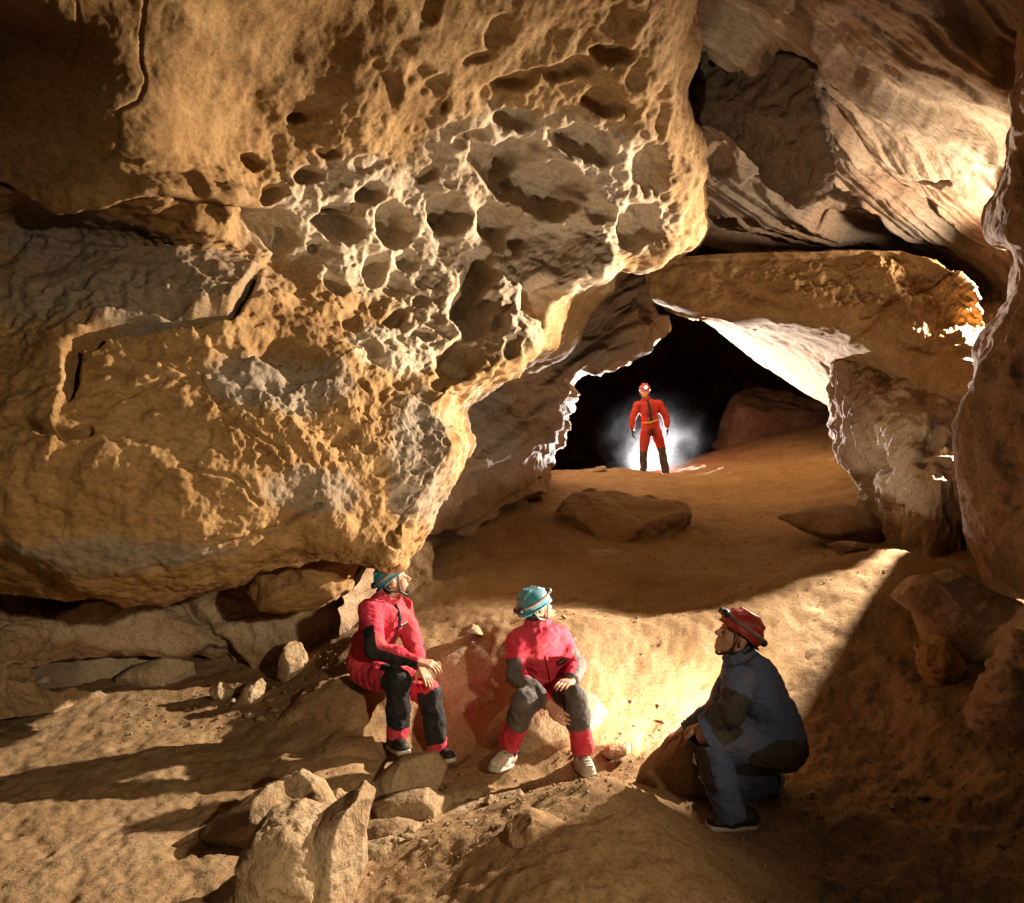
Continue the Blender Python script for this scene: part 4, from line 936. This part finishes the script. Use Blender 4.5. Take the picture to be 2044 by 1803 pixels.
def make_person(P, J, suit, patches, body_mat_rules=(), gender=1, s=1.0, h=.008, hb=.0065, fold=.020, head_dir=(1, 0, 0), head_up=(0, 0, 1), hands=(), bulk=1.0, helm=TURQ, back=0.0, lit=False, glove=None, seat=True, collar=True, beard=True, gname='oversuit'):
    g = {k: np.array(v) for k, v in J.items()}
    # body: one continuous surface
    b = Field(hb)
    b.chain([g['pelvis'], g['waist'], g['chest'], g['neck']], [.11 * s, .10 * s, .10 * s, .05 * s], .05)
    b.cone(g['shR'], g['shL'], .05 * s, None, .05)
    for q in 'RL':
        b.chain([g['sh' + q], g['el' + q], g['wr' + q]], [.045 * s, .036 * s, .026 * s], .02)
        b.chain([g['hip' + q], g['kn' + q], g['an' + q]], [.068 * s, .050 * s, .038 * s], .03)
    at, A = head(b, g['head'], head_dir, head_up, s)
    b.cone(at(0, -.030, -.060), g['neck'], .056 * s, .060 * s, .02)
    for w, d, palm, side, curl in hands: hand(b, np.array(w), np.array(d), palm, side, curl, s)
    o = P.add('body', b.mesh(), SKIN)
    rules = []
    if beard: rules.append((BEARD, lambda c: (((c - at(0, .072, -.088)) ** 2).sum(1) < (.040 * s) ** 2) | ((((c - at(0, .098, -.048)) ** 2).sum(1)) < (.015 * s) ** 2)))
    rules.append((BEARD, lambda c: ((c - g['head']) @ A[1] < -.035 * s) & ((c - g['head']) @ A[2] > -.075 * s) & (np.linalg.norm(c - g['head'], axis=1) < .14 * s)))
    P.face_mats(o, rules + list(body_mat_rules))
    eyes(P, at, s)
    # garment
    t = Field(h); B = bulk * s
    spine = nrm(g['chest'] - g['pelvis']); sd = nrm(g['shL'] - g['shR']); fr = nrm(np.cross(sd, spine)) if True else 0
    sd = nrm(np.cross(spine, fr)); ax = [sd, fr, spine]
    t.ell(g['pelvis'] + spine * .02, ax, np.array([.175, .135, .13]) * B, .05)
    t.ell(g['waist'], ax, np.array([.165, .130, .16]) * B, .06)
    t.ell(g['chest'], ax, np.array([.185, .135, .19]) * B, .06)
    t.cone(g['shR'] + spine * .0, g['shL'], .078 * B, None, .06)
    t.cone(g['chest'] + spine * .1, g['neck'], .10 * B, .075 * B, .05)
    for q in 'RL':
        mid = (g['el' + q] + g['wr' + q]) / 2
        t.chain([g['sh' + q], (g['sh' + q] + g['el' + q]) / 2, g['el' + q]], [.078 * B, .070 * B, .062 * B], .016); t.chain([g['el' + q], mid, g['wr' + q]], [.062 * B, .054 * B, .043 * B], .02)
        t.chain([g['hip' + q], (g['hip' + q] + g['kn' + q]) / 2, g['kn' + q]], [.105 * B, .092 * B, .080 * B], .025)
        low = g['an' + q] + nrm(g['an' + q] - g['kn' + q]) * .02
        t.chain([g['kn' + q], (g['kn' + q] + g['an' + q]) / 2, low], [.080 * B, .076 * B, .072 * B], .016)
    def cut(Q):
        v = np.full(len(Q), -1.0)
        nd = nrm(at(0, 0, -.05) - g['neck']); near = np.linalg.norm(Q - g['neck'], axis=1) < .2
        v = np.where(near, np.maximum(v, (Q - g['neck']) @ nd - .012), v)
        for q in 'RL':
            d = nrm(g['wr' + q] - g['el' + q]); nr = np.linalg.norm(Q - g['wr' + q], axis=1) < .12
            v = np.where(nr, np.maximum(v, (Q - g['wr' + q]) @ d - .012), v)
            d = nrm(g['an' + q] - g['kn' + q]); nr = np.linalg.norm(Q - g['an' + q], axis=1) < .16
            v = np.where(nr, np.maximum(v, (Q - g['an' + q]) @ d - .02), v)
        return v
    garment = P.split(t.mesh(fold, 10.5, cut), gname, suit, patches)
    if collar:
        nd = nrm(at(0, 0, -.05) - g['neck']); u = nrm(np.cross(nd, fr)); w = np.cross(u, nd)
        k = Field(h)
        rg = [g['neck'] + nd * (.012 + .012 * math.cos(a)) + (u * math.cos(a) + w * math.sin(a)) * .074 * s for a in np.linspace(0, 2 * math.pi, 12)]
        k.chain(rg, [.018 * s] * 12, .01); k.chain([p + nd * .028 * s for p in rg], [.013 * s] * 12, .012)
        P.add('collar', k.mesh(.004, 18), suit, garment)
    helmet(P, at, A, helm, back, lit, s, h=min(h, .006) if s > .9 else h)
    return at, A, g, fr, sd, spine, garment
def strip(P, name, pts, w, mat, parent): return P.add(name, tube_mesh(pts, w), mat, parent)

# --- leftmost caver, sitting in profile
c1 = lambda x, y, Y: W(660.4 + x * .2501, 1095.3 + y * .2501, Y)
J = dict(pelvis=c1(300, 920, 5.36), hipR=c1(290, 1000, 5.27), hipL=c1(400, 985, 5.46), waist=c1(335, 780, 5.34), chest=c1(410, 570, 5.31), neck=c1(445, 392, 5.30),
         shR=c1(318, 500, 5.17), shL=c1(560, 480, 5.43), elR=c1(352, 800, 5.03), wrR=c1(690, 905, 4.99), elL=c1(655, 760, 5.34), wrL=c1(705, 930, 5.14),
         knR=c1(540, 1060, 4.94), anR=c1(535, 1470, 5.00), knL=c1(785, 1150, 5.14), anL=c1(850, 1590, 5.20), head=c1(497, 258, 5.29))
P = Person((J['pelvis'][0], 5.1, -0.1), 'caver in red and black suit and turquoise helmet sitting leftmost under the overhang')
dk = c1(610, 1060, 4.4) - c1(540, 1010, 4.94)
pt = [('knee_patch', BLACK, [(J['knR'], J['anR'], -.12, .84, (0.35, -1, 0), .1, .13), (J['hipR'], J['knR'], .80, 1.2, (.4, -1, .5), -.2, .13), (J['knL'], J['anL'], -.10, .86, (.6, -1, 0), -.05, .13)]),
      ('elbow_patch', BLACK, [(J['elR'], J['wrR'], -.2, 1.2, (-.35, -.35, -1), -.05, .12), (J['shR'], J['elR'], .48, 1.2, (-.9, -.5, -.3), .0, .12)]),
      ('seat_patch', BLACK, [(J['pelvis'], J['hipR'], -2, 3, (-.3, 0, -1), .55, .22)])]
at, A, g, fr, sd, sp, gar = make_person(P, J, RED, pt, head_dir=(.92, .20, .30), head_up=(-.3, 0, 1), back=.25,
    hands=[(c1(700, 908, 4.99), c1(860, 930, 4.97) - c1(700, 908, 4.99), (0, .3, -1), 1, .42), (c1(715, 955, 5.12), c1(790, 1060, 5.02) - c1(715, 955, 5.12), (-.6, .5, -.5), -1, .12)], bulk=1.0)
ch = g['chest'] + fr * .145
strip(P, 'zip', [g['neck'] + fr * .085, ch + sp * .06 + fr * .012, g['waist'] + fr * .150, g['pelvis'] + fr * .13 + sp * .06], (.006, .014), DARK, gar)
strip(P, 'pocket_zip', [ch + sp * .03 + sd * .02 + fr * .012, ch + sp * .035 + sd * .06 + fr * .006, ch + sp * .04 + sd * .10 - fr * .004], (.005, .010), DARK, gar)
shoe(P, c1(500, 1585, 5.06), c1(590, 1640, 4.84), c1(532, 1510, 5.01), LEATHER); shoe(P, c1(855, 1690, 5.24), c1(965, 1700, 5.06), c1(850, 1625, 5.20), LEATHER)

# --- middle caver, sitting with knees apart
c2 = lambda x, y, Y: W(966.4 + x * .2413, 1143.6 + y * .2413, Y)
J = dict(pelvis=c2(525, 950, 5.22), hipR=c2(440, 985, 5.14), hipL=c2(610, 970, 5.16), waist=c2(505, 810, 5.18), chest=c2(465, 620, 5.12), neck=c2(440, 440, 5.10),
         shR=c2(285, 560, 5.08), shL=c2(620, 545, 5.16), elR=c2(262, 850, 4.97), wrR=c2(520, 1070, 4.78), elL=c2(755, 770, 5.08), wrL=c2(725, 880, 4.90),
         knR=c2(335, 1070, 4.76), anR=c2(215, 1400, 4.92), knL=c2(745, 1020, 4.80), anL=c2(815, 1450, 4.86), head=c2(430, 300, 5.10))
P = Person((J['pelvis'][0], 4.95, -0.1), 'caver in red suit with worn grey knees and white shoes sitting in the middle')
pt = [('knee_patch', GREYF, [(J['knR'], J['anR'], -.3, .50, (0, -1, 0), -.15, .14), (J['hipR'], J['knR'], .62, 1.3, (0, -1, .5), -.3, .14), (J['knL'], J['anL'], -.3, .56, (0, -1, 0), -.15, .14), (J['hipL'], J['knL'], .62, 1.3, (0, -1, .5), -.3, .14)]),
      ('elbow_patch', GREYF, [(J['elR'], J['wrR'], -.2, 1.2, (-.6, -.1, -1), -.35, .12), (J['shR'], J['elR'], .60, 1.2, (-1, -.6, -.3), -.1, .12), (J['elL'], J['wrL'], -.3, 1.2, (1, .1, -.5), -.1, .12), (J['shL'], J['elL'], .55, 1.2, (1, .3, 0), .0, .12)])]
at, A, g, fr, sd, sp, gar = make_person(P, J, RED, pt, head_dir=(.80, .52, .24), head_up=(-.2, 0, 1), back=.05,
    hands=[(c2(535, 1085, 4.77), c2(640, 1200, 4.70) - c2(535, 1085, 4.77), (.2, .9, .1), -1, .25), (c2(715, 895, 4.88), c2(640, 920, 4.76) - c2(715, 895, 4.88), (0, .2, -1), -1, .22)], bulk=1.0)
ch = g['chest'] + fr * .14
strip(P, 'zip', [g['neck'] + fr * .085, ch + fr * .008, g['waist'] + fr * .142, g['pelvis'] + fr * .14 + sp * .06], (.005, .009), REDP, gar)
strip(P, 'collar_flap', [g['neck'] + fr * .09 - sd * .02, g['neck'] + fr * .105 - sp * .03, g['neck'] + fr * .10 - sp * .035 + sd * .06], (.012, .022), BLACK, gar)
strip(P, 'chest_clip', [ch - sp * .06 + sd * .07 + fr * .01, ch - sp * .055 + sd * .10 + fr * .008, ch - sp * .05 + sd * .13], (.012, .016), DARK, gar)
shoe(P, c2(215, 1590, 4.93), c2(70, 1640, 4.74), c2(210, 1470, 4.93), WHITE, laces=RUBBER); shoe(P, c2(800, 1610, 4.90), c2(880, 1690, 4.68), c2(812, 1520, 4.88), WHITE, laces=RUBBER)
P.add('sock', tube_mesh([c2(812, 1440, 4.87), c2(812, 1530, 4.88)], .058), BLACK); P.add('sock', tube_mesh([c2(215, 1390, 4.93), c2(212, 1500, 4.93)], .058), BLACK)

# --- crouching caver on the right, looking up
c3 = lambda x, y, Y: W(1336.9 + x * .2769, 1191.9 + y * .2769, Y)
J = dict(pelvis=c3(800, 1070, 4.06), hipL=c3(770, 1100, 3.95), hipR=c3(780, 1090, 4.18), waist=c3(735, 880, 4.06), chest=c3(620, 660, 4.06), neck=c3(510, 450, 4.06),
         shL=c3(520, 590, 3.90), shR=c3(500, 570, 4.24), elL=c3(445, 830, 3.80), wrL=c3(255, 915, 3.86), elR=c3(320, 840, 4.30), wrR=c3(120, 960, 4.30),
         knL=c3(270, 1000, 3.86), anL=c3(430, 1560, 3.94), knR=c3(390, 1380, 4.22), anR=c3(720, 1330, 4.26), head=c3(485, 285, 4.06))
P = Person((J['pelvis'][0], 4.05, 0.0), 'caver in blue overalls and red helmet crouching on the right, looking up')
pt = [('seat_patch', MUD, [(J['pelvis'], J['hipL'], -3, 4, (.25, -1, -.55), .30, .26)]),
      ('elbow_patch', MUD, [(J['elL'], J['wrL'], -.25, .75, (0, -1, 0), -.2, .13), (J['shL'], J['elL'], .55, 1.3, (0, -1, 0), -.2, .13)]),
      ('knee_patch', MUD, [(J['knL'], J['anL'], -.1, .62, (-1, -.2, 0), .55, .16)])]
at, A, g, fr, sd, sp, gar = make_person(P, J, BLUE, pt, head_dir=(-.90, -.08, .42), head_up=(.45, 0, 1), back=.12, helm=REDSH, beard=False, bulk=1.06, fold=.022,
    hands=[(c3(240, 925, 3.87), c3(130, 950, 3.98) - c3(240, 925, 3.87), (-.2, .5, -1), 1, .45), (c3(110, 965, 4.30), c3(0, 1015, 4.30) - c3(110, 965, 4.30), (0, -.1, -1), 1, .22)], gname='overalls')
shoe(P, c3(585, 1655, 3.95), c3(270, 1660, 3.92), c3(440, 1590, 3.94), LEATHER); shoe(P, c3(805, 1300, 4.27), c3(770, 1540, 4.26), c3(700, 1330, 4.26), LEATHER, up=(-1, 0, -.15))

# --- standing caver on the crest
c4 = lambda x, y, Y: W(1095.3 + x * .197, 724.8 + y * .197, Y)
Y4 = 13.75
J = dict(pelvis=c4(1035, 670, Y4), hipR=c4(988, 705, Y4), hipL=c4(1088, 695, Y4), waist=c4(1028, 590, Y4), chest=c4(1012, 475, Y4), neck=c4(985, 375, Y4),
         shR=c4(902, 425, Y4), shL=c4(1115, 418, Y4), elR=c4(850, 565, Y4 - .03), wrR=c4(846, 675, Y4 - .08), elL=c4(1190, 555, Y4 - .03), wrL=c4(1202, 655, Y4 - .08),
         knR=c4(960, 890, Y4 - .02), anR=c4(962, 1075, Y4), knL=c4(1140, 865, Y4 - .02), anL=c4(1182, 1095, Y4), head=c4(972, 288, Y4 - .02))
P = Person((J['pelvis'][0], Y4, c4(0, 1115, Y4)[2]), 'caver in scarlet suit standing on the crest with a lit headlamp')
pt = [('leg_patch', MUD, [(J['knR'], J['anR'], .02, 1.2, (0, -1, 0), -.5, .2), (J['knL'], J['anL'], -.05, 1.2, (0, -1, 0), -.5, .2)])]
at, A, g, fr, sd, sp, gar = make_person(P, J, RED4, pt, head_dir=(-.05, -1, -.08), helm=REDSH, s=.98, h=.014, hb=.011, fold=.018, bulk=.95, lit=True, beard=False,
    hands=[(c4(846, 680, Y4 - .08), (.06, -.12, -1), (1, 0, 0), 1, .25), (c4(1202, 660, Y4 - .08), (.02, -.12, -1), (-1, 0, 0), -1, .25)],
    body_mat_rules=[(LEATHER, lambda c: (c[:, 2] < c4(0, 668, Y4)[2]) & (c[:, 2] > c4(0, 800, Y4)[2]) & (np.abs(c[:, 0] - J['pelvis'][0]) > .2))])
strip(P, 'zip_flap', [g['neck'] + fr * .07, g['chest'] + fr * .15, g['waist'] + fr * .145], (.012, .03), BLACK, gar)
strip(P, 'belt', [g['waist'] - sp * .02 - sd * .15 + fr * .07, g['waist'] - sp * .03 + fr * .145 - sd * .03, g['waist'] - sp * .01 + fr * .14 + sd * .05, g['waist'] + sd * .15 + fr * .07], (.012, .018), YELLOW, gar)
strip(P, 'crotch_patch', [g['pelvis'] + fr * .13, g['pelvis'] + fr * .12 - sp * .08, g['pelvis'] + fr * .07 - sp * .13], (.015, .03), BLACK, gar)
for x, an in ((962, 'anR'), (1190, 'anL')):
    shoe(P, J[an] + np.array([0, .06, -.095]), J[an] + np.array([.02 if an == 'anL' else -.01, -.20, -.10]), J[an] + np.array([0, 0, -.02]), LEATHER, sole=LEATHER, h=.012)
